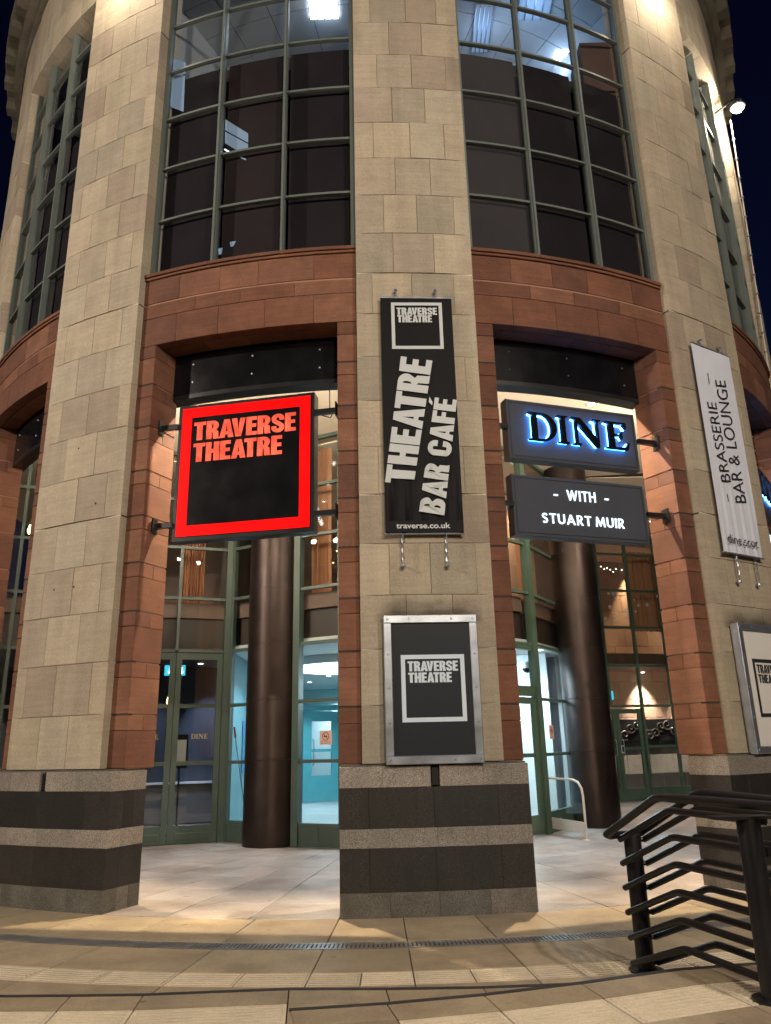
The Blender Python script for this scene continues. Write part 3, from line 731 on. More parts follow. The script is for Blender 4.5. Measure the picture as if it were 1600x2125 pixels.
m = MB(); m.box(-1.0, .9, 19.2, 19.9, 0, 1.05); build('counter_body', m, M['foyer_white'], X); m = MB(); m.box(-1.05, .95, 19.15, 19.95, 1.052, 1.10); build('counter_top', m, M['steel_dk'], X)
for q_, (px_, lab_) in enumerate(((-2.99, 'blue poster'), (-2.99, 'dark poster'))):
    y_ = 16.2 + q_ * 1.3
    m = MB(); m.box(-3.03, -3.015, y_, y_ + .7, 1.1, 2.1); build('wall_poster', m, M['navy_panel' if q_ else 'exit_print'], label=lab_ + ' on the white foyer wall left of the bronze column', cat='poster')
# upper floor slab edges behind the glass
for F_, s0, s1 in ((FL, .02, 5.1), (FB1, .15, FB1.len - .05), (FB2, .05, FB2.len - .03), (FB3, .03, FB3.len - .03), (FB4, .03, FB4.len - .03), (FB5, .05, LE - .1), (FB6, .1, FB6.len)):
    m = MB(); m.fbox(F_, s0, s1, -.30, -.22, 3.36, 3.93); build('spandrel_panel', m, M['brown_panel'], BLD)
    m = MB(); m.fbox(F_, s0, s1, -.42, -.16, 3.94, 4.22); build('slab_edge', m, M['brown_edge'], BLD)
# left lobby: dark blue wall with ledge
m = MB(); m.prism([(-3.13, 14.75), (-3.13, 19.5), (-9.3, 17.6), (-9.0, 12.4)], -.03, -.004); build('lobby_floor', m, M['foyer_floor'], **ST_)
m = MB(); m.prism([(-3.13, 14.75), (-3.13, 19.5), (-9.3, 17.6), (-9.0, 12.4)], 3.40, 3.46); build('lobby_ceiling', m, M['office_dark'], **ST_)
FD = Frame((-3.15, 18.6), (-9.3, 16.6))
m = MB(); m.fbox(FD, 0, 6.4, -.1, 0, 0, 3.4); build('lobby_wall', m, M['dark_room'], **ST_)
m = MB(); m.fbox(FD, 0, 6.3, 0.002, .28, .84, .88); lb = build('lobby_bench', m, M['white_paint'], label='pale ledge along the dark lobby wall behind the left doors', cat='ledge')
m = MB(); m.fbox(FD, .1, 6.2, .003, .22, .03, .835); build('front_panel', m, M['office_dark'], lb)
m = MB(); m.box(-3.20, -3.13, 14.7, 19.5, 0, 3.38); build('lobby_side_wall', m, M['dark_room'], **ST_)
# upstairs restaurant
UP_ = [(-3.0, 14.9), (-1.6, 13.95), (-.8, 13.55), (.45, 13.4), (1.5, 13.8), (2.5, 14.75), (3.5, 16.5), (4.8, 20.5), (4.8, 23), (-9.3, 23), (-9.1, 12.9)]
m = MB(); m.prism(UP_, 4.0, 4.235); build('restaurant_floor', m, M['brown_panel'], **ST_)
m = MB(); m.prism(UP_, 7.16, 7.20); build('restaurant_ceiling', m, M['ceiling'], **ST_)
m = MB(); m.box(-9.3, 4.8, 20.2, 20.3, 4.24, 7.15); build('restaurant_wall', m, M['brown_edge'], **ST_)
m = MB(); m.box(-3.6, -3.5, 16.2, 20.2, 4.24, 7.15); build('restaurant_wall', m, M['brown_panel'], **ST_)
def curtain(F, s0, s1, n, z0, z1, label, seed=1):
    rr = random.Random(seed); m = MB(); k = 48; vs_ = []; fs = []
    ph = rr.random() * 6
    for j in range(5):
        z = z0 + (z1 - z0) * j / 4
        for i in range(k + 1):
            s = s0 + (s1 - s0) * i / k
            off = .045 * math.sin(i * .95 + ph) + .02 * math.sin(i * .41 + j * .5)
            vs_.append(F.p(s, n + off, z))
    for j in range(4):
        for i in range(k):
            a = j * (k + 1) + i; fs.append((a, a + 1, a + k + 2, a + k + 1))
    m.add(vs_, fs); return build('curtain', m, M['curtain'], smooth=True, label=label, cat='curtain', group='peach curtains upstairs')
curtain(FL, .42, .86, -.5, 4.25, 7.1, 'peach curtain behind upstairs glass above the double doors under the red sign', 3)
curtain(FB2, .06, .48, -.45, 4.25, 7.1, 'peach curtain upstairs between bronze column and central pier', 5)
curtain(FB1, .78, 1.2, -.5, 4.25, 7.1, 'narrow peach curtain upstairs just beside the bronze column', 6)
curtain(FB6, .72, 1.15, -.5, 4.25, 7.1, 'peach curtain upstairs beside the right bronze column', 8)
curtain(FR, 1.7, 2.9, -.8, 4.6, 7.0, 'dark upstairs curtain by the right pier above the rear doors', 9)
FUW = Frame((1.5, 15.5), (3.5, 17.6)); m = MB(); m.fbox(FUW, 0, FUW.len, -.12, -.005, 4.24, 7.14); UW = build('restaurant_stone_wall', m, M['red_mortar'], **ST_)
for j in range(5):
    cu = [0, .6, 1.2, 1.8, 2.4, FUW.len] if j % 2 else [0, .3, .9, 1.5, 2.1, FUW.len]
    for c0, c1 in zip(cu[:-1], cu[1:]):
        m = MB(); m.fbox(FUW, c0 + .003, c1 - .003, -.1, 0, 4.25 + j * .575, 4.82 + j * .575, .004); build('wall_stone', m, M['wall_pale'], UW)
# rear room behind the right screen: sandstone drum wall with downlights
m = MB(); m.prism([(4.95, 21.1), (10.5, 22.7), (10.5, 27), (4.95, 27)], -.03, -.004); build('rear_floor', m, M['foyer_floor'], **ST_)
FW_ = Frame((4.9, 23.9), (10.6, 25.4))
m = MB(); m.fbox(FW_, 0, 5.9, -.2, -.01, 0, 7.15); RWALL = build('rear_wall', m, M['red_mortar'], **ST_)
for j in range(13):
    z0 = .02 + j * .55
    cuts = [0, .8, 1.6, 2.4, 3.2, 4.0, 4.8, 5.85] if j % 2 else [0, .4, 1.2, 2.0, 2.8, 3.6, 4.4, 5.2, 5.85]
    mt = {0: 'granite_d', 1: 'granite_l'}.get(j, 'wall_pale'); mt = 'granite_d' if j == 2 else mt
    for c0, c1 in zip(cuts[:-1], cuts[1:]):
        m = MB(); m.fbox(FW_, c0 + .004, c1 - .004, -.15, 0, z0, z0 + .54, .006); build('wall_stone', m, M[mt], RWALL)
m = MB(); m.fbox(FR, -2.4, 4.3, -2.6, -.35, 3.60, 3.9); build('rear_slab', m, M['brown_edge'], **ST_)
m = MB(); m.fbox(FR, -2.4, 4.3, -2.7, -.10, 7.15, 7.2); build('rear_ceiling', m, M['ceiling'], **ST_)
m = MB(); m.box(4.9, 5.0, 21.2, 24.2, 0, 7.2); build('rear_side_wall', m, M['office_dark'], **ST_)
# relief frieze on the rear wall
FZ = MB(); FZ.fbox(FW_, .3, 5.2, .012, .03, 1.52, 2.16); FRZ = build('relief_frieze', FZ, M['black_metal'], label='dark metal relief frieze of scrolls on wall behind rear green doors', cat='frieze')
rr = random.Random(4)
for q in range(22):
    s = .45 + q * .215; z = 1.84 + .17 * math.sin(q * 1.3); m = MB(); pts = []
    for t in range(15):
        a = t * .62 + q; r = .02 + .011 * t
        pts.append(FW_.p(s + r * math.cos(a), .045, z + r * math.sin(a)))
    m.tube(pts, .014, 6); build('scroll', m, M['relief'], FRZ, smooth=True)

# upper office interior
for k, (lvl) in ((-1, 'dim'), (0, 'lit')):
    pass
m = MB(); m.ring(-60, 60, 2.5, RC - .35, 10.72, 10.93, 0, 30); build('office_floor', m, M['office_dark'], **ST_)
m = MB(); m.ring(-60, 60, 2.5, RC - .35, 13.55, 13.6, 0, 30); OCE = build('office_ceiling', m, M['office_dark'], **ST_)
for r0, r1 in ((5.6, 6.2), (6.2, 6.8), (6.8, 7.4), (7.4, 8.05)):
    for a in range(-56, 60, 6):
        m = MB(); m.ring(a + .06, a + 5.94, r0 + .006, r1 - .006, 13.535, 13.552, 0, 2); build('ceiling_tile', m, M['office_ceiling'], OCE)
for a in (A0, A0 - PER, A0 + PER):
    m = MB(); m.ring(a - .6, a + .6, 2.6, RC - .45, 10.94, 13.53); build('office_partition', m, M['office_ceiling'], **ST_)
m = MB(); m.ring(-60, 60, 3.4, 3.5, 10.94, 13.53, 0, 20); build('office_back_wall', m, M['office_ceiling'], **ST_)
m = MB(); m.ring(-60, 60, 7.72, 7.76, 7.3, 10.7, 0, 20); build('blind_backing', m, M['office_dark'], **ST_)

# ------------------------------------------------------------------ lettering
def arc(cx, cy_, rx, ry, a0, a1, n=10):
    return [(cx + rx * math.cos(rad(a0 + (a1 - a0) * i / n)), cy_ + ry * math.sin(rad(a0 + (a1 - a0) * i / n))) for i in range(n + 1)]
def stroke(path, w):
    L, R = [], []
    for i, p in enumerate(path):
        a = path[max(i - 1, 0)]; b = path[min(i + 1, len(path) - 1)]
        dx, dy = b[0] - a[0], b[1] - a[1]; d = math.hypot(dx, dy) or 1
        L.append((p[0] - dy / d * w / 2, p[1] + dx / d * w / 2)); R.append((p[0] + dy / d * w / 2, p[1] - dx / d * w / 2))
    return L + R[::-1]
HV = {}                                    # heavy condensed capitals, height 1
HV['T'] = (.52, [[(0, 1), (.52, 1), (.52, .81), (.385, .81), (.385, 0), (.135, 0), (.135, .81), (0, .81)]])
HV['R'] = (.56, [[(0, 0), (0, 1), (.28, 1)] + arc(.28, .73, .26, .27, 90, -35, 8) + [(.43, .47), (.52, .40), (.54, .08), (.57, 0), (.32, 0), (.30, .06), (.29, .33), (.25, .39), (.24, .39), (.24, 0)], [(.24, .56), (.24, .83), (.26, .83)] + arc(.26, .695, .05, .135, 90, -90, 6)])
HV['A'] = (.62, [[(0, 0), (.19, 1), (.43, 1), (.62, 0), (.38, 0), (.36, .17), (.26, .17), (.24, 0)], [(.277, .33), (.31, .70), (.343, .33)]])
HV['V'] = (.60, [[(0, 1), (.24, 1), (.30, .33), (.36, 1), (.60, 1), (.42, 0), (.18, 0)]])
HV['E'] = (.46, [[(0, 0), (0, 1), (.46, 1), (.46, .81), (.24, .81), (.24, .61), (.43, .61), (.43, .42), (.24, .42), (.24, .19), (.46, .19), (.46, 0)]])
HV['F'] = (.45, [[(0, 0), (0, 1), (.45, 1), (.45, .81), (.24, .81), (.24, .60), (.42, .60), (.42, .41), (.24, .41), (.24, 0)]])
HV['H'] = (.58, [[(0, 0), (0, 1), (.24, 1), (.24, .62), (.34, .62), (.34, 1), (.58, 1), (.58, 0), (.34, 0), (.34, .42), (.24, .42), (.24, 0)]])
HV['S'] = (.54, [stroke([(.435, .66), (.435, .76)] + arc(.27, .76, .165, .145, 10, 170, 8) + [(.105, .74), (.12, .63), (.20, .555), (.34, .45), (.42, .37), (.435, .26)] + arc(.27, .24, .165, .145, -10, -170, 8) + [(.105, .24), (.105, .34)], .205)])
HV['B'] = (.56, [[(0, 0), (0, 1), (.30, 1)] + arc(.30, .765, .235, .235, 90, -50, 8) + [(.43, .545), (.43, .505)] + arc(.30, .27, .26, .27, 55, -90, 8), [(.24, .61), (.24, .83), (.27, .83)] + arc(.27, .72, .04, .11, 90, -90, 5), [(.24, .17), (.24, .42), (.27, .42)] + arc(.27, .295, .05, .125, 90, -90, 5)])
HV['C'] = (.56, [stroke([(.45, .61), (.45, .72)] + arc(.28, .74, .17, .16, 0, 180, 10) + [(.11, .5)] + arc(.28, .26, .17, .16, 180, 360, 10) + [(.45, .28), (.45, .39)], .215)])
HV['\u00c9'] = (.46, HV['E'][1] + [[(.14, 1.07), (.26, 1.24), (.46, 1.24), (.27, 1.07)]])
SF = {}                                    # roman capitals, height 1
SF['D'] = (.86, [[(0, 0), (0, .035), (.10, .07), (.10, .93), (0, .965), (0, 1), (.42, 1)] + arc(.42, .5, .44, .5, 80, -80, 14) + [(.42, 0)], [(.26, .06), (.26, .94), (.39, .94)] + arc(.39, .5, .29, .44, 80, -80, 14) + [(.39, .06)]])
SF['I'] = (.36, [[(0, 0), (0, .035), (.10, .07), (.10, .93), (0, .965), (0, 1), (.36, 1), (.36, .965), (.26, .93), (.26, .07), (.36, .035), (.36, 0)]])
SF['N'] = (.97, [[(0, 0), (0, .035), (.10, .07), (.10, .93), (0, .965), (0, 1), (.28, 1), (.80, .29), (.80, .93), (.70, .965), (.70, 1), (.97, 1), (.97, .965), (.87, .93), (.87, -.02), (.79, -.02), (.17, .80), (.17, .07), (.27, .035), (.27, 0)]])
SF['E'] = (.68, [[(0, 0), (0, .035), (.10, .07), (.10, .93), (0, .965), (0, 1), (.61, 1), (.63, .78), (.59, .78), (.52, .92), (.26, .94), (.26, .55), (.42, .55), (.46, .65), (.49, .65), (.49, .38), (.46, .38), (.42, .48), (.26, .48), (.26, .06), (.54, .08), (.64, .25), (.68, .25), (.63, 0)]])

GF = {}
GF['I'] = (.16, [[(0, 0), (0, 1), (.16, 1), (.16, 0)]])
GF['T'] = (.66, [[(0, 1), (.66, 1), (.66, .86), (.41, .86), (.41, 0), (.25, 0), (.25, .86), (0, .86)]])
GF['H'] = (.72, [[(0, 0), (0, 1), (.16, 1), (.16, .58), (.56, .58), (.56, 1), (.72, 1), (.72, 0), (.56, 0), (.56, .44), (.16, .44), (.16, 0)]])
GF['W'] = (1.20, [[(0, 1), (.17, 1), (.35, .36), (.53, 1), (.67, 1), (.85, .36), (1.03, 1), (1.20, 1), (.92, 0), (.78, 0), (.60, .66), (.42, 0), (.28, 0)]])
GF['A'] = (.86, [[(0, 0), (.35, 1), (.51, 1), (.86, 0), (.69, 0), (.61, .22), (.25, .22), (.17, 0)], [(.30, .36), (.43, .76), (.56, .36)]])
GF['M'] = (.98, [[(0, 0), (.10, 1), (.24, 1), (.49, .40), (.74, 1), (.88, 1), (.98, 0), (.82, 0), (.765, .60), (.53, .04), (.45, .04), (.215, .60), (.16, 0)]])
GF['U'] = (.70, [stroke([(.08, 1), (.08, .36)] + arc(.35, .35, .27, .27, 180, 360, 12) + [(.62, .36), (.62, 1)], .16)])
GF['S'] = (.58, [stroke([(.50, .80)] + arc(.29, .74, .20, .18, 30, 180, 9) + [(.11, .66), (.20, .56), (.38, .46), (.475, .36), (.48, .27)] + arc(.28, .26, .20, .18, 0, -150, 9), .155)])
GF['R'] = (.64, [[(0, 0), (0, 1), (.28, 1)] + arc(.28, .71, .29, .29, 90, -70, 9) + [(.64, 0), (.45, 0), (.20, .40), (.16, .40), (.16, 0)], [(.16, .55), (.16, .86), (.28, .86)] + arc(.28, .705, .13, .155, 90, -90, 7)])
KERN = {'AV': -.13, 'AT': -.10, 'RA': -.015, 'CA': -.015}
def glyph_polys(txt, font, gap=.045, space=.26):
    polys = []; x = 0; prev = ''
    for ch in txt:
        if ch == ' ': x += space; prev = ''; continue
        if font is HV: x += KERN.get(prev + ch, 0)
        prev = ch
        w, ps = font[ch]
        for p in ps: polys.append([(a + x, b) for a, b in p])
        x += w + gap
    return polys, x - gap
def curve_mesh(splines=None, text=None, offset=0.0, extrude=0.0):
    if text is not None:
        cu = bpy.data.curves.new('lettering', 'FONT'); cu.body = text; cu.offset = offset
    else:
        cu = bpy.data.curves.new('lettering', 'CURVE'); cu.dimensions = '2D'; cu.fill_mode = 'BOTH'
        for p in splines:
            sp = cu.splines.new('POLY'); sp.points.add(len(p) - 1); sp.use_cyclic_u = True
            for i, (a, b) in enumerate(p): sp.points[i].co = (a, b, 0, 1)
    cu.extrude = extrude
    if text is None: cu.fill_mode = 'BOTH'
    o = bpy.data.objects.new('lettering', cu); COL.objects.link(o)
    dg = bpy.context.evaluated_depsgraph_get(); dg.update()
    me = bpy.data.meshes.new_from_object(o.evaluated_get(dg))
    vs_ = [tuple(v.co) for v in me.vertices]; fs = [tuple(p.vertices) for p in me.polygons]
    bpy.data.objects.remove(o); bpy.data.meshes.remove(me); bpy.data.curves.remove(cu)
    return vs_, fs
def letters(name, F, quad, n, mat, parent, txt, font=None, offset=0.0, thick=.0, gap=.045, hfix=None, disp=None, clip=None):
    """quad: (s,z) of start/end of the baseline then end/start of the cap line"""
    if font: polys, w = glyph_polys(txt, font, gap); vs_, fs = curve_mesh(polys, extrude=.5 if thick else 0)
    else: vs_, fs = curve_mesh(text=txt, offset=offset, extrude=.5 if thick else 0)
    x0 = min(v[0] for v in vs_); x1 = max(v[0] for v in vs_)
    if font: y0, y1 = 0.0, 1.0
    elif hfix: y0, y1 = hfix
    else: y0 = min(v[1] for v in vs_); y1 = max(v[1] for v in vs_)
    m = MB(); out = []
    for x, y, z in vs_:
        u = (x - x0) / (x1 - x0); v = (y - y0) / (y1 - y0)
        (a0, b0), (a1, b1), (a2, b2), (a3, b3) = quad
        s = (a0 * (1 - u) + a1 * u) * (1 - v) + (a3 * (1 - u) + a2 * u) * v
        q = (b0 * (1 - u) + b1 * u) * (1 - v) + (b3 * (1 - u) + b2 * u) * v
        if clip: s = max(clip[0], min(clip[1], s))
        nn = n + (z + .5) * thick if thick else n
        if disp: nn += disp(s, q)
        out.append(F.p(s, nn, q))
    m.add(out, fs)
    return build(name, m, M[mat], parent)
def rq(s0, s1, z0, z1): return ((s0, z0), (s1, z0), (s1, z1), (s0, z1))
def frame_print(name, F, s0, s1, z0, z1, w, n, mat, parent, th=.002, disp=None):
    m = MB()
    for a, b, c, d in ((s0, s1, z1 - w, z1), (s0, s1, z0, z0 + w), (s0, s0 + w, z0 + w, z1 - w), (s1 - w, s1, z0 + w, z1 - w)):
        if disp:
            k = 8; vs_ = []; fs = []
            for i in range(k + 1):
                for j in range(2):
                    s = a + (b - a) * i / k if (b - a) > (d - c) else (a, b)[j]
                    z = (c, d)[j] if (b - a) > (d - c) else c + (d - c) * i / k
                    vs_.append(F.p(s, n + disp(s, z), z))
            for i in range(k): fs.append((2 * i, 2 * i + 1, 2 * i + 3, 2 * i + 2))
            m.add(vs_, fs)
        else: m.fbox(F, a, b, n, n + th, c, d)
    return build(name, m, M[mat], parent)

# ------------------------------------------------------------------ red illuminated sign
M['sign_red'] = emit('red_lit_acrylic', (1.0, .002, .002), 1.7, (.10, .001, .001))
M['sign_letter'] = emit('lit_letters', (1.0, .095, .045), 1.25, (.2, .05, .04))
uneven(M['sign_red'], .62, 1.25, 2.5); uneven(M['sign_letter'], .55, 1.4, 6.0)
def chord(k, d=.35, u=.95):
    f0 = PIERS[k][1]; f1 = PIERS[k + 1][1]
    c0, f0.curve = f0.curve, None; c1, f1.curve = f1.curve, None
    a = f0.p(u, -d, 0); b = f1.p(-u, -d, 0); f0.curve = c0; f1.curve = c1
    return Frame(a[:2], b[:2])
def bracket(F, s0, s1, z, parent, double=False):
    m = MB(); m.fbox(F, s0, s1, -.03, .03, z - .03, z + .03); build('bracket_arm', m, M['black_metal'], parent)
    e = s0 if abs(s0 - F.len) > abs(s0) else s1
    e = 0 if min(abs(s0), abs(s1)) < .05 else F.len
    m = MB(); lo, hi = (0.001, .014) if e == 0 else (F.len - .014, F.len - .001)
    m.fbox(F, lo, hi, -.07, .07, z - .09, z + .09); build('bracket_plate', m, M['black_metal'], parent)
FS = chord(-1)
RS = empty('theatre_sign', FS.p(1.1, 0, 3.93), label='square red illuminated theatre sign hanging in the left doorway', cat='sign')
s0, s1, z0, z1 = .235, 1.985, 3.915, 5.665
m = MB(); m.fbox(FS, s0, s1, -.16, .0, z0, z1); build('sign_case', m, M['black_metal'], RS)
m = MB(); m.fbox(FS, s0 + .04, s1 - .04, .001, .006, z0 + .05, z1 - .045); build('sign_face', m, M['black_gloss'], RS)
frame_print('lit_border', FS, .285, 1.935, 3.97, 5.622, .128, .0065, 'sign_red', RS, .004)
letters('lettering', FS, rq(.447, 1.757, 5.183, 5.424), .0105, 'sign_letter', RS, 'TRAVERSE', HV, gap=.032)
letters('lettering', FS, rq(.452, 1.588, 4.899, 5.142), .0105, 'sign_letter', RS, 'THEATRE', HV, gap=.032)
for z in (5.39, 4.12):
    bracket(FS, 0.0, s0, z, RS); bracket(FS, s1, FS.len, z, RS)
m = MB()
m.tube([FS.p(s1 - .01, -.08, 5.42), FS.p(2.10, -.06, 5.36), FS.p(2.17, -.05, 5.33), FS.p(2.20, -.05, 5.38), FS.p(2.16, -.06, 5.46), FS.p(2.155, -.07, 5.60), FS.p(2.15, -.1, 5.85)], .006, 6); build('cable', m, M['black_metal'], RS)

# ------------------------------------------------------------------ blue-lit restaurant signs
M['halo_blue'] = emit('blue_led', (.06, .32, 1.0), 30.0, (.1, .2, .5))
M['letter_white'] = emit('white_led_letters', (.70, .86, 1.0), 1.7)
def dine_sign(F, s0, s1, z0, z1, label):
    D = empty('restaurant_sign', F.p((s0 + s1) / 2, 0, z0), label=label, cat='sign', group='dark restaurant signs with blue lighting')
    m = MB(); m.fbox(F, s0, s1, -.14, 0, z0, z1, .006); build('sign_case', m, M['navy_panel'], D)
    frame_print('trim', F, s0 + .035, s1 - .035, z0 + .035, z1 - .035, .008, .0005, 'black_metal', D, .002)
    return D
FDN = chord(0)
D1 = dine_sign(FDN, .15, 1.985, 4.80, 5.575, 'dark sign with blue halo-lit serif letters reading DINE in the right doorway')
x = .405; LH = .362
widths = [('D', .405, .785), ('I', .805, .95), ('N', 1.005, 1.42), ('E', 1.475, 1.815)]
for ch, a, b in widths:
    letters('halo', FDN, rq(a + .012, b - .012, 5.045, 5.39), .008, 'halo_blue', D1, ch, SF, thick=.026)
    letters('letter', FDN, rq(a, b, 5.035, 5.40), .036, 'black_gloss', D1, ch, SF, thick=.045)
D2 = dine_sign(FDN, .15, 1.99, 3.845, 4.60, 'dark sign with white letters WITH STUART MUIR, below the blue serif sign')
letters('lettering', FDN, rq(.876, 1.275, 4.322, 4.452), .004, 'letter_white', D2, 'WITH', GF, gap=.16, thick=.006)
letters('lettering', FDN, rq(.515, 1.645, 4.017, 4.140), .004, 'letter_white', D2, 'STUART MUIR', GF, gap=.16, thick=.006)
for a in (.697, 1.401):
    m = MB(); m.fbox(FDN, a, a + .056, .004, .016, 4.366, 4.384); build('dash', m, M['letter_white'], D2)
for D_, z, e0, e1 in ((D1, 5.20, .15, 1.985), (D2, 4.22, .15, 1.99)):
    bracket(FDN, 0.0, e0, z, D_); bracket(FDN, e1, FDN.len, z, D_)
FDX = chord(1)
D3 = dine_sign(FDX, .10, 1.9, 4.80, 5.575, 'blue-lit dark sign half hidden at the right picture edge, upper one')
for ch, a, b in [('D', .35, .73), ('I', .75, .90), ('N', .95, 1.36), ('E', 1.41, 1.75)]:
    letters('halo', FDX, rq(a + .012, b - .012, 5.045, 5.39), .006, 'halo_blue', D3, ch, SF, thick=.022)
    letters('letter', FDX, rq(a, b, 5.035, 5.40), .030, 'black_gloss', D3, ch, SF, thick=.045)
D4 = dine_sign(FDX, .10, 1.9, 3.845, 4.60, 'blue-lit dark sign half hidden at the right picture edge, lower one')
letters('lettering', FDX, rq(.50, 1.55, 4.017, 4.140), .004, 'letter_white', D4, 'STUART MUIR', GF, gap=.16, thick=.006)
letters('lettering', FDX, rq(.82, 1.22, 4.322, 4.452), .004, 'letter_white', D4, 'WITH', GF, gap=.16, thick=.006)
bracket(FDX, 0.0, .10, 5.2, D3); bracket(FDX, 1.9, FDX.len, 5.2, D3); bracket(FDX, 0.0, .10, 4.22, D4); bracket(FDX, 1.9, FDX.len, 4.22, D4)

# ------------------------------------------------------------------ banners
def flatF(i):
    f = pier_frame(i); f.curve = None; return f
def banner(F, s0, s1, z0, z1, mat, label, name, amp, hooks):
    B = empty(name, F.p((s0 + s1) / 2, .06, z0), label=label, cat='banner')
    def disp(s, z):
        t = max(0, 1 - (z - z0) / 1.6)
        return amp * t * (math.sin(s * 38 + z * 1.3) + .6 * math.sin(s * 71 - z * 2)) + .004 * math.sin(s * 6 + z)
    nx, nz = 40, 24; vs_ = []; fs = []
    for j in range(nz + 1):
        z = z0 + (z1 - z0) * j / nz
        for i in range(nx + 1):
            s = s0 + (s1 - s0) * i / nx; vs_.append(F.p(s, .06 + disp(s, z), z))
    for j in range(nz):
        for i in range(nx): a = j * (nx + 1) + i; fs.append((a, a + 1, a + nx + 2, a + nx + 1))
    m = MB(); m.add(vs_, fs); build('fabric', m, M[mat], B, smooth=True)
    for z in (z0, z1):
        m = MB(); m.tube([F.p(s0 - .01, .06, z), F.p(s1 + .01, .06, z)], .011, 8); build('rod', m, M['steel'], B, smooth=True)
    for s in hooks:
        m = MB(); m.tube([F.p(s, 0, z1 + .11), F.p(s, .05, z1 + .11), F.p(s, .065, z1 + .08), F.p(s, .06, z1 + .005)], .009, 6)
        m.lathe(F.p(s, .055, z1 + .085), [(.008, 0), (.022, .012), (.022, .03), (.008, .042)], 8)
        m.lathe(F.p(s, .06, z1 + .012), [(.006, 0), (.018, .01), (.018, .024), (.006, .032)], 8); build('hook', m, M['steel'], B, smooth=True)
        m = MB()
        for q in range(6):
            zc = z0 - .03 - q * .05; w = .012; ang = q % 2
            pts = []
            for t in range(9):
                a = t * math.pi / 4
                dx = (w * math.cos(a)) * (1 if ang else .2); dn = (w * math.cos(a)) * (.2 if ang else 1)
                pts.append(F.p(s + dx, .055 + dn, zc + .03 * math.sin(a)))
            m.tube(pts, .0045, 5)
        m.lathe(F.p(s, .05, z0 - .37), [(.01, 0), (.026, .01), (.026, .035), (.01, .05)], 8); m.tube([F.p(s, 0, z0 - .35), F.p(s, .05, z0 - .35)], .012, 6)
        build('tension_chain', m, M['steel'], B, smooth=True)
    return B, disp
F0 = flatF(0)
BB, dsp = banner(F0, -.435, .42, 3.745, 6.68, 'banner_black', 'tall black fabric theatre banner on the central pale stone pier', 'theatre_banner', .011, (-.25, .228))
frame_print('logo_border', F0, -.309, .30, 5.992, 6.613, .040, .064, 'print_grey', BB, disp=dsp)
letters('lettering', F0, rq(-.245, .238, 6.447, 6.543), .064, 'print_grey', BB, 'TRAVERSE', HV, gap=.032, disp=dsp)
letters('lettering', F0, rq(-.238, .175, 6.345, 6.442), .064, 'print_grey', BB, 'THEATRE', HV, gap=.032, disp=dsp)
letters('lettering', F0, ((-.113, 4.306), (.156, 5.83), (-.211, 5.888), (-.432, 4.330)), .080, 'print_grey', BB, 'THEATRE', HV, gap=.03, disp=dsp, clip=(-.434, .418))
letters('lettering', F0, ((.21, 3.945), (.419, 5.329), (.165, 5.361), (-.066, 3.992)), .080, 'print_grey', BB, 'BAR CAF\u00c9', HV, gap=.03, disp=dsp, clip=(-.434, .419))
m = MB(); m.fbox(F0, -.43, .415, .082, .084, 3.757, 3.885); build('hem', m, M['banner_black'], BB)
letters('lettering', F0, rq(-.32, .272, 3.800, 3.862), .0855, 'print_grey', BB, 'traverse.co.uk', offset=.022, hfix=(0.0, .72))
F1 = flatF(1)
WB, dsw = banner(F1, -.484, .34, 3.727, 6.61, 'banner_white', 'tall white fabric restaurant banner on the right pale stone pier', 'restaurant_banner', .006, (-.24, .17))
letters('lettering', F1, ((-.105, 4.69), (-.14, 5.80), (-.345, 5.77), (-.315, 4.66)), .071, 'print_black', WB, 'BRASSERIE', offset=-.004, disp=dsw)
letters('lettering', F1, ((.17, 4.45), (.145, 6.19), (-.085, 6.15), (-.065, 4.42)), .071, 'print_black', WB, 'BAR & LOUNGE', offset=-.004, disp=dsw)
for za, zb in ((6.05, 6.21), (4.41, 4.51)):
    m = MB(); m.fbox(F1, -.233, -.222, .069, .070, za, zb); build('dash', m, M['print_black'], WB)
letters('lettering', F1, rq(-.40, .235, 3.848, 3.970), .086, 'print_black', WB, 'dine.scot', offset=.0, hfix=(0, .70))

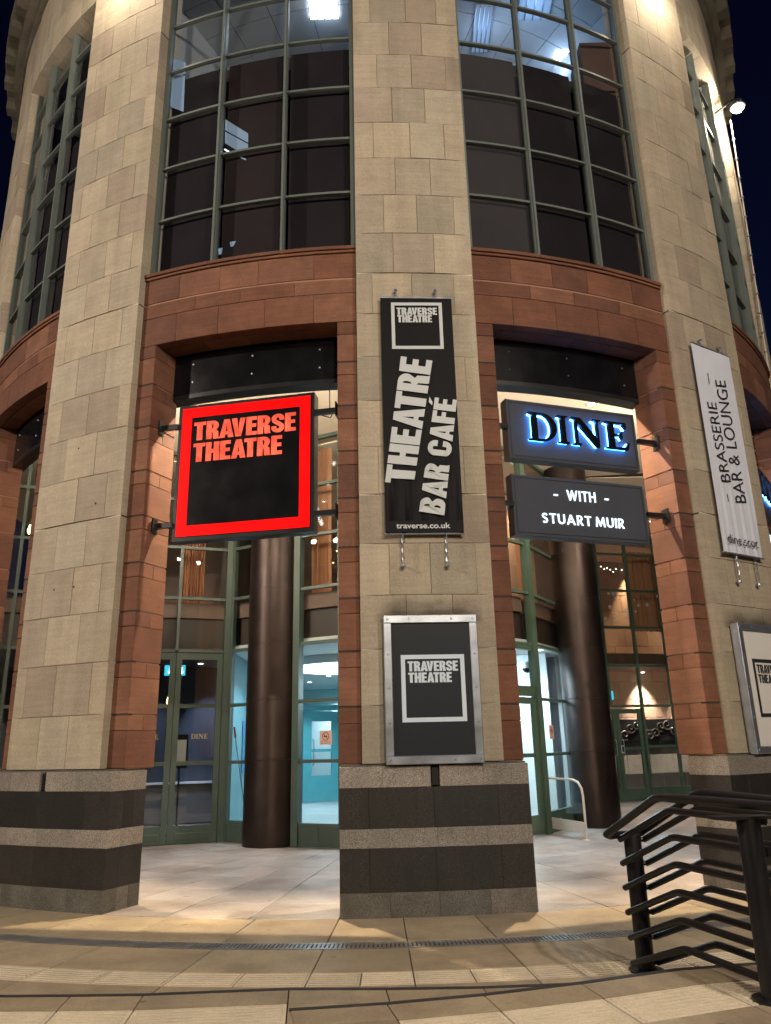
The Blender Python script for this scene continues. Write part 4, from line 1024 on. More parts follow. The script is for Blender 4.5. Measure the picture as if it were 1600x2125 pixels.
# ------------------------------------------------------------------ poster cases
def poster_case(F, panel, prn, label, s0=-.485, s1=.495, z0=1.366, z1=2.85):
    C = empty('poster_case', F.p(0, 0, z0), label=label, cat='poster case', group='steel framed poster cases on the piers')
    m = MB(); m.fbox(F, s0 + .01, s1 - .01, .004, .085, z0 + .01, z1 - .01); build('back_box', m, M['steel_dk'], C)
    w = .083
    for a, b, c, d in ((s0, s1, z1 - w, z1), (s0, s1, z0, z0 + w), (s0, s0 + w - .0005, z0 + w + .0005, z1 - w - .0005), (s1 - w + .0005, s1, z0 + w + .0005, z1 - w - .0005)):
        m = MB(); m.fbox(F, a, b, .03, .115, c, d, .006); build('frame_bar', m, M['steel'], C)
    m = MB(); m.fbox(F, s0 + w, s1 - w, .086, .092, z0 + w, z1 - w); build('poster', m, M[panel], C)
    frame_print('logo_border', F, -.312, .345, 1.77, 2.439, .043, .0925, prn, C)
    letters('lettering', F, rq(-.243, .276, 2.272, 2.374), .0945, prn, C, 'TRAVERSE', HV, gap=.032)
    letters('lettering', F, rq(-.24, .207, 2.158, 2.259), .0945, prn, C, 'THEATRE', HV, gap=.032)
    mid = w / 2
    for s, z in [(s0 + mid, z0 + mid), (s1 - mid, z0 + mid), (s0 + mid, z1 - mid), (s1 - mid, z1 - mid)] + [(s0 + .29, z0 + mid), (s1 - .29, z0 + mid), (s0 + .27, z1 - mid), (s1 - .27, z1 - mid)] + [(s, z0 + t) for s in (s0 + mid, s1 - mid) for t in (.40, .74, 1.08)]:
        m = MB(); q = F.p(s, .115, z); m.tube([q, F.p(s, .122, z)], [.014, .009], 8); build('bolt', m, M['steel'], C, smooth=True)
    return C
poster_case(F0, 'charcoal', 'print_white', 'steel framed case with dark poster on the central pier below the banner')
poster_case(F1, 'white_paint', 'print_black', 'steel framed case with white poster on the right pier at the picture edge', s0=-.52, s1=.46)

def soot(i, s0, s1, z0, z1):
    m_, n, l, b = new_mat('soot_stain'); out = n['Material Output']
    tc = n.new('ShaderNodeTexCoord'); sp = n.new('ShaderNodeSeparateXYZ'); l.new(tc.outputs['Generated'], sp.inputs[0])
    ns = n.new('ShaderNodeTexNoise'); ns.inputs['Scale'].default_value = 3.5; ns.inputs['Detail'].default_value = 5; l.new(tc.outputs['Generated'], ns.inputs['Vector'])
    a1_ = n.new('ShaderNodeMath'); a1_.operation = 'SUBTRACT'; a1_.inputs[0].default_value = 1.0; l.new(sp.outputs['Z'], a1_.inputs[1])
    a2_ = n.new('ShaderNodeMath'); a2_.operation = 'POWER'; l.new(a1_.outputs[0], a2_.inputs[0]); a2_.inputs[1].default_value = 1.5
    x1 = n.new('ShaderNodeMath'); x1.operation = 'SUBTRACT'; l.new(sp.outputs['X'], x1.inputs[0]); x1.inputs[1].default_value = .5
    x2 = n.new('ShaderNodeMath'); x2.operation = 'ABSOLUTE'; l.new(x1.outputs[0], x2.inputs[0])
    x3 = n.new('ShaderNodeMapRange'); x3.inputs['From Min'].default_value = .5; x3.inputs['From Max'].default_value = .30; x3.inputs['To Min'].default_value = 0; x3.inputs['To Max'].default_value = 1; l.new(x2.outputs[0], x3.inputs['Value'])
    q1 = n.new('ShaderNodeMath'); q1.operation = 'MULTIPLY'; l.new(a2_.outputs[0], q1.inputs[0]); l.new(x3.outputs[0], q1.inputs[1])
    q2 = n.new('ShaderNodeMath'); q2.operation = 'MULTIPLY'; l.new(q1.outputs[0], q2.inputs[0]); l.new(ns.outputs['Fac'], q2.inputs[1])
    q3 = n.new('ShaderNodeMath'); q3.operation = 'MULTIPLY'; q3.use_clamp = True; l.new(q2.outputs[0], q3.inputs[0]); q3.inputs[1].default_value = 1.75
    tr = n.new('ShaderNodeBsdfTransparent'); mx = n.new('ShaderNodeMixShader'); b.inputs['Base Color'].default_value = (.03, .026, .02, 1); b.inputs['Roughness'].default_value = .9
    l.new(q3.outputs[0], mx.inputs[0]); l.new(tr.outputs[0], mx.inputs[1]); l.new(b.outputs[0], mx.inputs[2]); l.new(mx.outputs[0], out.inputs['Surface'])
    F = pier_frame(i); m = MB(); k = 6; vs_ = []; fs = []
    for t in range(k + 1):
        s = s0 + (s1 - s0) * t / k; vs_ += [F.p(s, .0085, z0), F.p(s, .0085, z1)]
    for t in range(k): fs.append((2 * t, 2 * t + 2, 2 * t + 3, 2 * t + 1))
    m.add(vs_, fs); build('soot_stain', m, m_, PIERS[i][0])
soot(0, -.58, .60, 2.80, 3.10); soot(1, -.62, .56, 2.80, 3.10)
for s_, z_ in ((.10, 3.42), (-.22, 3.42), (.32, 4.42), (-.05, 5.2)):
    F = PIERS[-1][1]; m = MB(); m.tube([F.p(s_, .0, z_), F.p(s_, .0045, z_)], .014, 8); build('fixing_hole', m, M['dark_mortar'], PIERS[-1][0])
# ------------------------------------------------------------------ handrail by the steps
HR = empty('handrail', (1.9, 5.3, 0), label='black tubular multi-bar handrail beside the steps in front right', cat='handrail')
def bend_path(p0, p1, p2, k=4, w=.06):
    p0, p1, p2 = Vector(p0), Vector(p1), Vector(p2)
    a = p1 + (p0 - p1).normalized() * w; b = p1 + (p2 - p1).normalized() * w
    pts = [p0]
    for i in range(k + 1):
        t = i / k; pts.append(a * (1 - t) ** 2 + p1 * 2 * t * (1 - t) + b * t * t)
    return pts + [p2]
for q in range(6):
    z = .06 + q * .160
    e = Vector((.0, 0, 0))
    m = MB(); m.tube(bend_path((1.655, 6.02, z), (1.79, 5.3, z + .25), (2.005, 4.50, z + .25)), .0215, 10); build('rail', m, M['rail_black'], HR, smooth=True)
    m = MB(); m.tube([(1.96, 4.64, z + .25), (2.05, 4.52, z + .25)], .027, 10); build('sleeve', m, M['rail_black'], HR, smooth=True)
    m = MB(); m.tube(bend_path((1.845, 6.07, z - .01), (2.02, 5.40, z + .25), (2.24, 4.62, z + .25)), .0215, 10); build('rail', m, M['rail_black'], HR, smooth=True)
    m = MB(); m.tube([(1.80, 6.07, z - .01), (1.855, 6.06, z - .008)], .016, 8); build('rail_stub', m, M['rail_black'], HR, smooth=True)
q_ = lambda x, y: (1250 + x / 4.251, 1550 + y / 4.251)
hL = at_y(*q_(45, 765), 6.02); hB = at_y(*q_(480, 440), 5.25); hR = at_y(*q_(1190, 500), 4.55)
hB2 = at_y(*q_(845, 398), 5.40); hR2 = at_y(*q_(1488, 470), 4.75)
hL2 = hL + Vector((.27, .10, -.01))
ext = (hR - hB).normalized() * .8; ext2 = (hR2 - hB2).normalized() * .9
m = MB(); m.tube(bend_path(hL, hB, hR + ext, w=.07), .027, 12); build('top_rail', m, M['rail_black'], HR, smooth=True)
m = MB(); m.tube(bend_path(hL2, hB2, hR2 + ext2, w=.07), .027, 12); build('top_rail', m, M['rail_black'], HR, smooth=True)
md = (hL + hL2) / 2 + Vector((-.02, .06, -.015))
m = MB(); m.tube([hL + (hB - hL).normalized() * .02, hL + Vector((-.004, .012, -.006)), hL + Vector((.03, .05, -.02)), md, hL2 + Vector((-.03, .03, -.01)), hL2 + (hB2 - hL2).normalized() * .02], .027, 12); build('end_loop', m, M['rail_black'], HR, smooth=True)
m = MB(); m.lathe((1.755, 6.06, 0), [(.12, -.01), (.12, .012), (.062, .014), (.062, .87), (.058, .89)], 20); build('post', m, M['rail_black'], HR, smooth=True)
pr = at_y(*q_(1380, 1300), 4.50)
m = MB(); m.lathe((pr.x, 4.50, .25), [(.11, -.01), (.11, .012), (.062, .014), (.062, .86), (.058, .88)], 20); build('post', m, M['rail_black'], HR, smooth=True)
m = MB(); m.box(pr.x - .20, pr.x + .12, 4.44, 4.56, 1.125, 1.14); build('top_plate', m, M['rail_black'], HR)

# ------------------------------------------------------------------ glass barrier by the side door
g0 = Vector((2.80, 14.60)); g1 = Vector((3.17, 13.5)); FG = Frame(g0, g1); LG = FG.len
GB = empty('glass_barrier', FG.p(LG / 2, 0, 0), label='low glass barrier with white frame beside the right entrance door', cat='barrier')
zt = .93
m = MB(); m.tube([FG.p(.0, 0, .05), FG.p(0, 0, zt - .02), FG.p(.02, 0, zt)] + [FG.p(LG - .28, 0, zt - .005), FG.p(LG - .12, 0, zt - .04), FG.p(LG - .03, 0, zt - .13), FG.p(LG, 0, zt - .26), FG.p(LG, 0, 0)], .021, 8); build('frame', m, M['offwhite'], GB, smooth=True)
m = MB(); m.fbox(FG, .02, LG - .02, -.015, .015, .09, .27); build('bottom_rail', m, M['offwhite'], GB)
m = MB(); m.add([FG.p(.02, 0, .27), FG.p(LG - .02, 0, .27), FG.p(LG - .02, 0, .66), FG.p(LG - .1, 0, .82), FG.p(LG - .25, 0, .90), FG.p(.02, 0, .91)], [tuple(range(6))]); build('pane', m, M['glass'], GB)
m = MB(); m.lathe(FG.p(LG, 0, 0), [(.06, 0), (.06, .008), (.03, .012)], 16); build('base_plate', m, M['offwhite'], GB)

# ------------------------------------------------------------------ small things on the glass and inside
M['notice'] = plain('pale_pink_notice', (.68, .50, .42), .6, var=.03)
M['notice_red'] = plain('notice_print', (.32, .06, .05), .6, var=.03)
def no_smoking(F, s0, s1, z0, z1, n, label):
    N = empty('no_smoking_notice', F.p((s0 + s1) / 2, n, z0), label=label, cat='notice', group='no smoking notices on the entrance glass')
    m = MB(); m.fbox(F, s0, s1, n, n + .003, z0, z1); build('card', m, M['notice'], N)
    cx, cz, r = (s0 + s1) / 2, z0 + (z1 - z0) * .6, (s1 - s0) * .27
    m = MB(); m.tube([F.p(cx + r * math.cos(t * math.pi / 10), n + .004, cz + r * math.sin(t * math.pi / 10)) for t in range(21)], .007, 5)
    m.tube([F.p(cx - r * .68, n + .005, cz + r * .68), F.p(cx + r * .68, n + .005, cz - r * .68)], .007, 5); build('ring', m, M['notice_red'], N)
    m = MB(); m.fbox(F, cx - r * .6, cx + r * .5, n + .003, n + .005, cz - .012, cz + .010); build('cigarette', m, M['print_black'], N)
    letters('lettering', F, rq(s0 + .03, s1 - .03, z0 + .045, z0 + .062), n + .0045, 'print_black', N, 'NO TOBACCO')
    letters('lettering', F, rq(s0 + .03, s1 - .03, z0 + .018, z0 + .034), n + .0045, 'print_black', N, 'NO SMOKING')
no_smoking(FB2, .53, .765, 1.585, 1.815, .01, 'pale no smoking notice on glass left of the central pier')
no_smoking(FB6, .38, .60, 1.60, 1.85, .01, 'pale no smoking notice on glass beside the right bronze column')
M['gold'] = plain('gold_vinyl', (.62, .48, .22), .5)
g_ = letters('door_lettering', FL, ((.565, 1.745), (.275, 1.745), (.275, 1.83), (.565, 1.83)), -.012, 'gold', None, 'DINE', SF, gap=.12); props(g_, 'gold serif word DINE on the glass door leaf under the red sign', 'lettering', 'gold words on the dark green doors')
g_ = letters('door_lettering', FL, ((1.43, 1.745), (1.13, 1.745), (1.13, 1.83), (1.43, 1.83)), -.012, 'gold', None, 'DINE', SF, gap=.12); props(g_, 'gold serif word half hidden by the left pier on the next door leaf', 'lettering', 'gold words on the dark green doors')
M['exit_blue'] = emit('exit_blue', (.05, .55, .75), 1.3); M['exit_white'] = emit('exit_white', (.9, 1, 1), 1.8)
def exit_sign(p, w, h, label, arrow=True):
    F = Frame((p.x, p.y), (p.x + 1, p.y)); X = empty('exit_sign', (p.x, p.y, p.z - h / 2), label=label, cat='exit sign', group='lit exit signs')
    m = MB(); m.fbox(F, -w / 2, w / 2, -.03, 0, p.z - h / 2, p.z + h / 2); build('light_box', m, M['exit_blue'], X)
    m = MB()
    if arrow:
        m.fbox(F, -.012, .012, .001, .004, p.z - h * .30, p.z + h * .3); m.add([F.p(-.05, .004, p.z - h * .08), F.p(0, .004, p.z - h * .36), F.p(.05, .004, p.z - h * .08), F.p(0, .004, p.z - h * .2)], [(0, 1, 2, 3)])
    else:
        m.tube([F.p(.02, .004, p.z + h * .32), F.p(.0, .004, p.z + h * .05), F.p(-.05, .004, p.z - h * .3)], .014, 6); m.tube([F.p(0, .004, p.z + h * .05), F.p(.05, .004, p.z - h * .25)], .012, 6); m.tube([F.p(-.05, .004, p.z + h * .1), F.p(.05, .004, p.z + h * .16)], .01, 6)
    build('pictogram', m, M['exit_white'], X)
    m = MB(); m.tube([F.p(0, -.015, p.z + h / 2), F.p(0, -.015, p.z + h / 2 + .18)], .008, 6); build('hanger', m, M['black_metal'], X)
exit_sign(at_y(352, 1391, 16.0), .21, .21, 'blue lit exit sign with arrow behind the left double doors')
exit_sign(at_y(378, 1391, 16.02), .12, .21, 'second narrow blue exit sign just right of the arrow sign')
exit_sign(at_y(1262, 1443, 22.4), .30, .24, 'blue lit exit sign behind the rear green doors', False)
M['bulb'] = emit('warm_filament', (1.0, .55, .18), 14.0)
def pendant(p, ztop, label):
    X = empty('pendant_lamp', (p.x, p.y, p.z - .12), label=label, cat='pendant lamp', group='warm filament pendant lamps')
    m = MB(); m.lathe((p.x, p.y, p.z - .12), [(.01, 0), (.035, .03), (.04, .08), (.02, .15), (.014, .19)], 12); build('bulb', m, M['bulb'], X, smooth=True)
    m = MB(); m.lathe((p.x, p.y, p.z + .07), [(.02, 0), (.02, .06), (.008, .07)], 10); m.tube([(p.x, p.y, p.z + .14), (p.x, p.y, ztop)], .005, 5); build('flex', m, M['black_metal'], X)
pendant(at_y(350, 1450, 15.6), 3.4, 'warm filament bulb seen through the left door glass near exit sign')
pendant(at_y(62, 1096, 14.3), 7.15, 'warm filament bulb upstairs beyond the left pier')
M['led'] = emit('downlight_lens', (1, .97, .9), 18.0); M['led_cool'] = emit('cool_downlight_lens', (.75, .92, 1), 16.0); M['disc_white'] = emit('ceiling_disc', (.72, .92, 1.0), 5.0)
def lamp_light(kind, loc, energy, color, parent, size=.1, spot=None, blend=.6, target=None):
    L = bpy.data.lights.new('lamp_light', kind); L.energy = energy; L.color = color
    if kind == 'SPOT': L.spot_size = rad(spot); L.spot_blend = blend if spot != 37 else .22; L.shadow_soft_size = size
    elif kind == 'POINT': L.shadow_soft_size = size
    else: L.size = size
    o = bpy.data.objects.new('lamp_light', L)
    link(o, parent, loc)
    if target is not None:
        o.rotation_euler = (Vector(target) - Vector(loc)).to_track_quat('-Z', 'Y').to_euler()
    return o
def downlight(x, y, z, energy, color, label, group, spot=100, r=.06, lens='led', target=None):
    X = empty('downlight', (x, y, z - .02), label=label, cat='downlight', group=group)
    m = MB(); m.lathe((x, y, z - .012), [(r * 1.35, 0), (r * 1.35, .012), (r, .012), (r, .002)], 20); build('bezel', m, M['white_paint'], X)
    m = MB(); m.lathe((x, y, z - .014), [(r * .95, 0), (r * .95, .006)], 20); build('lens', m, M[lens], X)
    if energy: lamp_light('SPOT', (x, y, z - .03), energy, color, X, .05, spot, .7, target or (x, y, 0))
PDL = ['beyond the far left doorway', 'behind the left doorway', 'behind the central pier on its left', 'behind the central pier on its right', 'behind the right doorway', 'beyond the right pier', 'deep in the porch before the rear doors']
for q, a_ in enumerate((-40, -25.5, -13, -2, 12, 26, 41)):
    x, y = pol(a_, 5.75 + rdelta(a_))
    downlight(x, y, 7.2, 520, (1.0, .92, .89), 'round white downlight in the porch ceiling ' + PDL[q], 'porch ceiling downlights', 37)
for q, (x, y) in enumerate(((6.0, 17.6), (7.2, 19.8), (4.4, 13.6))):
    downlight(x, y, 7.2, 900, (1.0, .88, .80), 'round white downlight in the porch ceiling ' + ('before the rear doors', 'by the rear glass screen', 'near the right bronze column')[q], 'porch ceiling downlights', 60)
for k, sd in ((-2, 1), (-1, 0), (-1, 1), (0, 0), (0, 1), (1, 0)):      # spotlights washing the red stone reveals
    ja = PIER_A[k] + 6.35 if sd == 0 else PIER_A[k + 1] - 6.35
    ax = ja + (8.2 if sd == 0 else -8.2); x, y = pol(ax, 7.05); tx_, ty_ = pol(ja, 8.18)
    nm_ = {-2: 'far left', -1: 'left', 0: 'right', 1: 'far right'}[k] + ' doorway, its ' + ('left' if sd == 0 else 'right') + ' side'
    downlight(x, y, 7.19, 3000, (1.0, .74, .48), 'warm spotlight in the porch ceiling washing the ' + nm_, 'spotlights washing the stone reveals', 46, target=(tx_, ty_, 3.6))
# cove uplights added unseen on the fascia back to brighten the porch ceiling
M['fill'] = emit('added_fill_strip', (1.0, .80, .55), 9.0)
for k in (-2, -1, 0, 1):
    a0 = PIER_A[k] + 7; a1 = PIER_A[k + 1] - 7
    m = MB(); m.ring(a0, a1, RC - .82, RC - .72, 6.30, 6.34, 0, 8); cv = build('added_uplight', m, M['black_metal'], label='unseen added cove uplight strip behind the dark fascia over the ' + {-2: 'far left', -1: 'left', 0: 'right', 1: 'far right'}[k] + ' doorway', cat='light', group='cove uplights added behind the fascias')
    m = MB(); m.ring(a0, a1, RC - .80, RC - .74, 6.341, 6.346, 0, 8); build('lens', m, M['fill'], cv)
    for t in (.2, .5, .8):
        cx_, cy_ = pol(a0 + (a1 - a0) * t, RC - .80); tx_, ty_ = pol(a0 + (a1 - a0) * t, RC - 3.2)
        lamp_light('AREA', (cx_, cy_, 6.38), 65, (1.0, .82, .62), cv, .10, target=(tx_, ty_, 7.3))
# foyer lights
X = empty('ceiling_light', (-.75, 17.2, 3.2), label='large round glowing ceiling light inside the bright foyer', cat='ceiling light')
m = MB(); m.lathe((-.75, 17.2, 3.20), [(1.45, 0), (1.45, .06)], 48); build('diffuser', m, M['disc_white'], X); m = MB(); m.lathe((-.75, 17.2, 3.205), [(1.46, .0), (1.60, .0), (1.60, .15), (1.46, .15)], 48); build('rim', m, M['foyer_white'], X)
X = empty('ceiling_light', (1.8, 15.5, 3.1), label='added round ceiling light brightening the foyer near the right entrance door', cat='ceiling light')  # added lamp, put in to brighten the foyer wall behind the door
m = MB(); m.lathe((1.8, 15.5, 3.10), [(.6, 0), (.6, .05)], 40); build('diffuser', m, M['disc_white'], X); m = MB(); m.lathe((1.8, 15.5, 3.105), [(.61, 0), (.68, 0), (.68, .2), (.61, .2)], 40); build('rim', m, M['foyer_white'], X)
lamp_light('POINT', (1.8, 15.5, 2.9), 190, (.66, .88, 1.0), X, .3)
for q, (x, y) in enumerate(((-2.2, 15.6), (-1.6, 20.5), (.4, 21), (2.2, 20), (-2.3, 22.4), (3.55, 18.2), (3.1, 15.75), (-1.6, 25.0))):
    downlight(x, y, 3.36, 400, (.62, .86, 1.0), 'small cool downlight in the foyer ceiling ' + ('behind the left bronze column', 'over the reception counter', 'right of the reception counter', 'deep on the right side', 'before the teal inner door', 'beside the inner metal column', 'just inside the right entrance glass', 'behind the teal inner door')[q], 'foyer downlights', 120, lens='led_cool')
downlight(-4.2, 17.2, 3.4, 260, (.55, .7, 1.0), 'cool spotlight above the dark lobby wall', 'lobby spotlights', 70, lens='led_cool', target=(-3.9, 18.3, 1.2))
downlight(-5.6, 16.6, 3.4, 200, (.6, .72, 1.0), 'cool spotlight above the dark lobby wall', 'lobby spotlights', 80, lens='led_cool', target=(-5.6, 17.7, 1.0))
# rear wall downlights
for s in (1.3, 3.1, 4.7):
    p = FW_.p(s, .28, 0)
    downlight(p[0], p[1], 3.58, 1100, (1.0, .80, .64), 'warm downlight washing the stone wall behind the rear doors', 'rear wall downlights', 75, target=(p[0], p[1] + .12, 0))
    downlight(p[0], p[1], 7.15, 800, (1.0, .66, .38), 'warm downlight high on the rear stone wall', 'upper rear wall downlights', 60, target=(p[0], p[1] + .12, 0))
for x, y in ((-1.2, 15.5), (.8, 16), (-5.2, 15.5), (2.9, 17.5)):
    downlight(x, y, 7.16, 320, (1.0, .66, .38), 'warm downlight in the upstairs restaurant ceiling', 'restaurant downlights', 110)
for s_ in (.55, 1.35, 2.1):
    p = FUW.p(s_, .22, 0); downlight(p[0], p[1], 7.14, 420, (1.0, .66, .38), 'warm downlight washing the upstairs stone wall over the right entrance', 'restaurant wall downlights', 66, target=(p[0], p[1] + .1, 0))
# fairy lights upstairs at the rear
M['fairy'] = emit('fairy_bulb', (1, .80, .70), 9.0)
FYL = empty('fairy_lights', FR.p(.8, -1.0, 6.5), label='string of small white fairy lights hanging upstairs behind the rear screen', cat='fairy lights')
rr = random.Random(12); m = MB(); pts = [FR.p(-1.6 + t * .1, -1.0, 6.62 - .10 * abs(math.sin(t * .35))) for t in range(46)]; m.tube(pts, .006, 4); build('wire', m, M['black_metal'], FYL)
for t in range(0, 46, 1):
    if rr.random() < .75:
        p = pts[t]; m = MB(); m.lathe((p[0], p[1], p[2] - .03 - rr.random() * .12), [(.004, 0), (.016, .012), (.016, .02), (.004, .03)], 6); build('bulb', m, M['fairy'], FYL)
# christmas tree upstairs
tp = FB2.p(.72, -.75, 4.24); TR = empty('christmas_tree', tp, label='small lit Christmas tree upstairs beside the peach curtain near the central pier', cat='tree')
m = MB(); m.tube([tp, (tp[0], tp[1], tp[2] + 1.6)], [.04, .012], 8); build('trunk', m, M['brown_panel'], TR)
m = MB(); rr = random.Random(5)
for q in range(900):
    h = rr.random() ** .8; r = .46 * (1 - h) * (.35 + .65 * rr.random()); a = rr.random() * 6.283; z = tp[2] + .25 + h * 1.4
    c = Vector((tp[0] + r * math.cos(a), tp[1] + r * math.sin(a), z)); d = Vector((math.cos(a), math.sin(a), -.35 + rr.random() * .5)).normalized() * .09; w = Vector((-math.sin(a), math.cos(a), rr.random() - .5)).normalized() * .018
    m.add([c - w, c + w, c + d], [(0, 1, 2)])
build('crown', m, M['leaf'], TR)
for q in range(26):
    h = rr.random(); r = .42 * (1 - h) + .03; a = rr.random() * 6.283; m = MB(); m.lathe((tp[0] + r * math.cos(a), tp[1] + r * math.sin(a), tp[2] + .3 + h * 1.35), [(.003, 0), (.011, .009), (.003, .018)], 6); build('bulb', m, M['bulb'], TR)
# snowflake stickers
rr = random.Random(21)
def flake(F, s, z, r, where):
    m = MB()
    for q in range(3):
        a = q * math.pi / 3; ux, uz = math.cos(a) * r, math.sin(a) * r; wx, wz = -math.sin(a) * r * .16, math.cos(a) * r * .16
        m.add([F.p(s - ux - wx, -.03 + q * .0012, z - uz - wz), F.p(s + ux - wx, -.03 + q * .0012, z + uz - wz), F.p(s + ux + wx, -.03 + q * .0012, z + uz + wz), F.p(s - ux + wx, -.03 + q * .0012, z - uz + wz)], [(0, 1, 2, 3)])
    build('snowflake_sticker', m, M['print_white'], label='small white snowflake sticker on the upstairs glass ' + where, cat='sticker', group='snowflake stickers upstairs')
for q in range(9): flake(FB2, .1 + rr.random() * .7, 5.4 + rr.random() * 1.6, .03 + rr.random() * .03, 'left of the central pier')
for q in range(16): flake(FR, .4 + rr.random() * 1.9, 4.75 + rr.random() * .85, .035 + rr.random() * .03, 'above the rear doors')
for q in range(6): flake(FB5, .6 + rr.random() * .6, 5.35 + rr.random() * .9, .03 + rr.random() * .03, 'over the right entrance door')
# dome camera in foyer, door closer notice, menu, broom
p = at_y(1094, 1387, 15.4); X = empty('dome_camera', (p.x, p.y, p.z - .1), label='small white dome camera behind glass above the right entrance door', cat='camera')
m = MB(); m.lathe((p.x, p.y, p.z), [(.11, 0), (.12, .03), (.12, .12)], 20); build('housing', m, M['white_paint'], X, smooth=True); m = MB(); m.lathe((p.x, p.y, p.z - .09), [(.01, 0), (.06, .02), (.09, .06), (.098, .089)], 20); build('dome', m, M['black_gloss'], X, smooth=True)
p = at_y(372, 1562, 15.6); X = empty('menu_board', (p.x, p.y, 0), label='white menu on a black stand behind the left door glass', cat='menu stand')
m = MB(); m.box(p.x - .13, p.x + .13, 15.60, 15.62, 1.28, 1.75); build('menu', m, M['white_paint'], X); m = MB(); m.box(p.x - .16, p.x + .16, 15.622, 15.65, 1.22, 1.85); m.tube([(p.x, 15.66, 0), (p.x, 15.66, 1.3)], .02, 8); m.lathe((p.x, 15.66, 0), [(.2, 0), (.2, .015), (.03, .03)], 16); build('stand', m, M['black_metal'], X)
pb = at_y(490, 1590, 14.9); X = build('broom', MB().tube([(pb.x - .02, 14.85, 1.75), (pb.x + .10, 15.0, .9), (pb.x + .22, 15.1, .02)], .014, 8), M['steel'], label='long handled pole leaning inside the glass beside the left bronze column', cat='pole')
m = MB(); m.tube([(pb.x - .045, 14.84, 1.95), (pb.x - .019, 14.85, 1.751)], .019, 8); build('grip', m, M['notice_red'], X)
m = MB(); m.fbox(FR, .50, .60, -.018, -.014, 1.22, 1.42); X = build('door_notice', m, M['print_white'], label='small white notice on the rear green doors by the handles', cat='notice')
m = MB(); m.fbox(FR, .52, .58, -.0135, -.012, 1.25, 1.39); build('print', m, M['print_black'], X)

# offices above: ceiling lights
M['grille'] = emit('lit_grille', (.80, .90, 1.0), 8.0); M['grille_dim'] = emit('pale_grille', (.30, .40, .52), .5)
def office_light(px, py, w, h, mat, energy, label):
    p = at_z(px, py, 13.52); X = empty('ceiling_light', (p.x, p.y, 13.46), label=label, cat='ceiling light', group='office ceiling lights')
    m = MB(); m.box(p.x - w / 2, p.x + w / 2, p.y - h / 2, p.y + h / 2, 13.50, 13.53); build('diffuser', m, M[mat], X)
    for q in range(5):
        t = p.x - w / 2 + w * q / 4; m = MB(); m.box(t - .006, t + .006, p.y - h / 2, p.y + h / 2, 13.47, 13.499); build('louvre', m, M['steel'], X)
    if energy: lamp_light('POINT', (p.x, p.y, 13.2), energy * .4, (.45, .68, 1.0), X, .2)
office_light(672, 18, .5, .35, 'grille', 10, 'bright office ceiling light behind the upper left window')
office_light(1110, 8, .55, .55, 'grille_dim', 30, 'grey louvred office ceiling light behind the upper right window')
office_light(1167, 118, .30, .25, 'grille', 45, 'small bright office light low behind the upper right window')
office_light(1000, 60, .30, .9, 'grille_dim', 20, 'long slatted office ceiling light by the central pier')
bx = at_z(1228, 100, 12.0); m = MB(); m.box(bx.x - .22, bx.x + .34, bx.y - .1, bx.y + .5, 10.94, 12.0); build('storage_box', m, M['brown_edge'], label='brown box on the office floor behind the upper right window', cat='box')

# ------------------------------------------------------------------ wall floodlights on the piers
M['flood'] = emit('floodlight_lens', (1.0, .88, .68), 60.0)
def wall_lamp(x, y, z, ang, energy, label):
    a = rad(ang); n = Vector((math.sin(a), -math.cos(a), 0)); X = empty('wall_floodlight', (x, y, z - .1), label=label, cat='floodlight', group='floodlights high on the pale stone piers')
    c = Vector((x, y, z)); t = Vector((math.cos(a), math.sin(a), 0))
    m = MB(); m.tube([c - n * .40 + Vector((0, 0, .1)), c - n * .1 + Vector((0, 0, .16)), c + Vector((0, 0, .10))], .02, 8); build('arm', m, M['black_metal'], X)
    m = MB(); m.lathe((x, y, z), [(.12, -.02), (.14, .0), (.13, .08), (.06, .13)], 20); build('housing', m, M['black_metal'], X, smooth=True)
    m = MB(); m.lathe((x, y, z - .09), [(.03, 0), (.09, .025), (.115, .065)], 20); build('lens', m, M['flood'], X, smooth=True)
    lamp_light('POINT', (x, y, z - .12), energy, (1.0, .82, .60), X, .10)
for i, en in ((-1, 100), (1, 100)):
    f = pier_frame(i); q = f.p(0, .50, 13.25); wall_lamp(q[0], q[1], 13.25, PIER_A[i], en, {-2: 'floodlight high on the pier at the far left', -1: 'floodlight above the left pale stone pier', 1: 'floodlight above the right pale stone pier'}[i])
lp = at_y(1530, 222, 11.45)
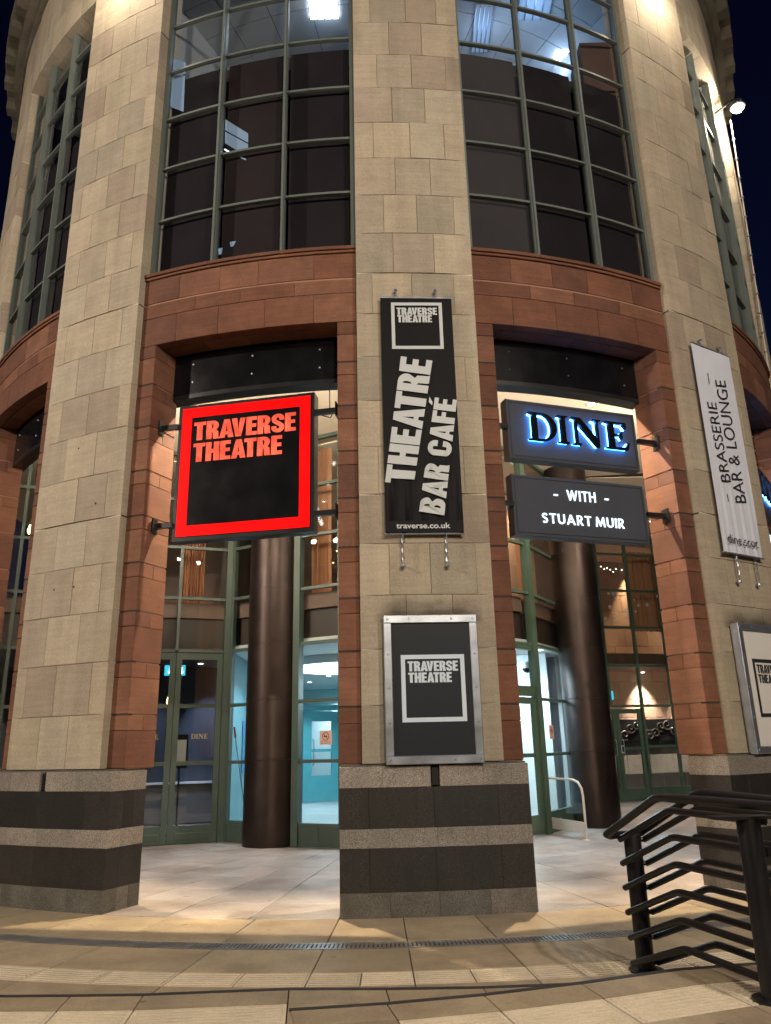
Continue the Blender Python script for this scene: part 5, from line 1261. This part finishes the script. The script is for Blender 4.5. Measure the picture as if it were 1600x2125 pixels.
wall_lamp(lp.x, lp.y, lp.z, 52, 420, 'glowing floodlight at upper right against the night sky')
cb = MB(); cpts = []
for t in range(14):
    x_, y_ = 1516 + t * 6.1, 250 + t * 40
    pt = at_y(x_, y_, 11.75); cpts.append(pt)
cb.tube(cpts, .012, 6); CB = build('lamp_cable', cb, M['offwhite'], label='pale cable clipped down the edge of the far right pier', cat='cable')
for pt in cpts[1:]:
    m = MB(); m.lathe((pt.x, pt.y, pt.z - .02), [(.01, 0), (.03, .01), (.03, .03), (.01, .04)], 8); build('clip', m, M['steel'], CB)

# ------------------------------------------------------------------ street lamps on the pavement behind the viewer
M['street_led'] = emit('street_lamp_lens', (1.0, .80, .55), 40.0)
def street_lamp(x, y, h, tx, ty, energy, color, label, tz=5.0):
    X = empty('street_lamp', (x, y, 0), label=label, cat='street lamp', group='street lamps across the street')
    m = MB(); m.lathe((x, y, 0), [(.12, 0), (.12, 1.2), (.08, 1.3), (.055, h)], 16); build('post', m, M['black_metal'], X, smooth=True)
    d = Vector((tx - x, ty - y, 0)).normalized(); e = Vector((x, y, h)) + d * 1.0
    m = MB(); m.tube([(x, y, h - .1), (x + d.x * .3, y + d.y * .3, h + .08), (e.x, e.y, h + .1)], .035, 8); build('arm', m, M['black_metal'], X)
    m = MB(); m.lathe((e.x, e.y, h + .02), [(.20, 0), (.24, .05), (.16, .14), (.05, .18)], 20); build('lantern', m, M['black_metal'], X, smooth=True)
    m = MB(); m.lathe((e.x, e.y, h - .04), [(.05, 0), (.15, .03), (.19, .058)], 20); build('lens', m, M['street_led'], X)
    lamp_light('SPOT', (e.x, e.y, h - .1), energy, color, X, .16, 150, .4, (tx, ty, tz))
street_lamp(6.0, -4.5, 9.5, .6, 8, 4000, (1.0, .84, .70), 'street lamp across the street to the right')
street_lamp(2.2, -6.5, 8.2, 0.3, 4.5, 3700, (1.0, .83, .62), 'street lamp on the near pavement behind the viewer', 1.0)
street_lamp(-13.5, 1.5, 9.0, -3.5, 9, 5400, (1.0, .84, .69), 'street lamp along the pavement to the left')
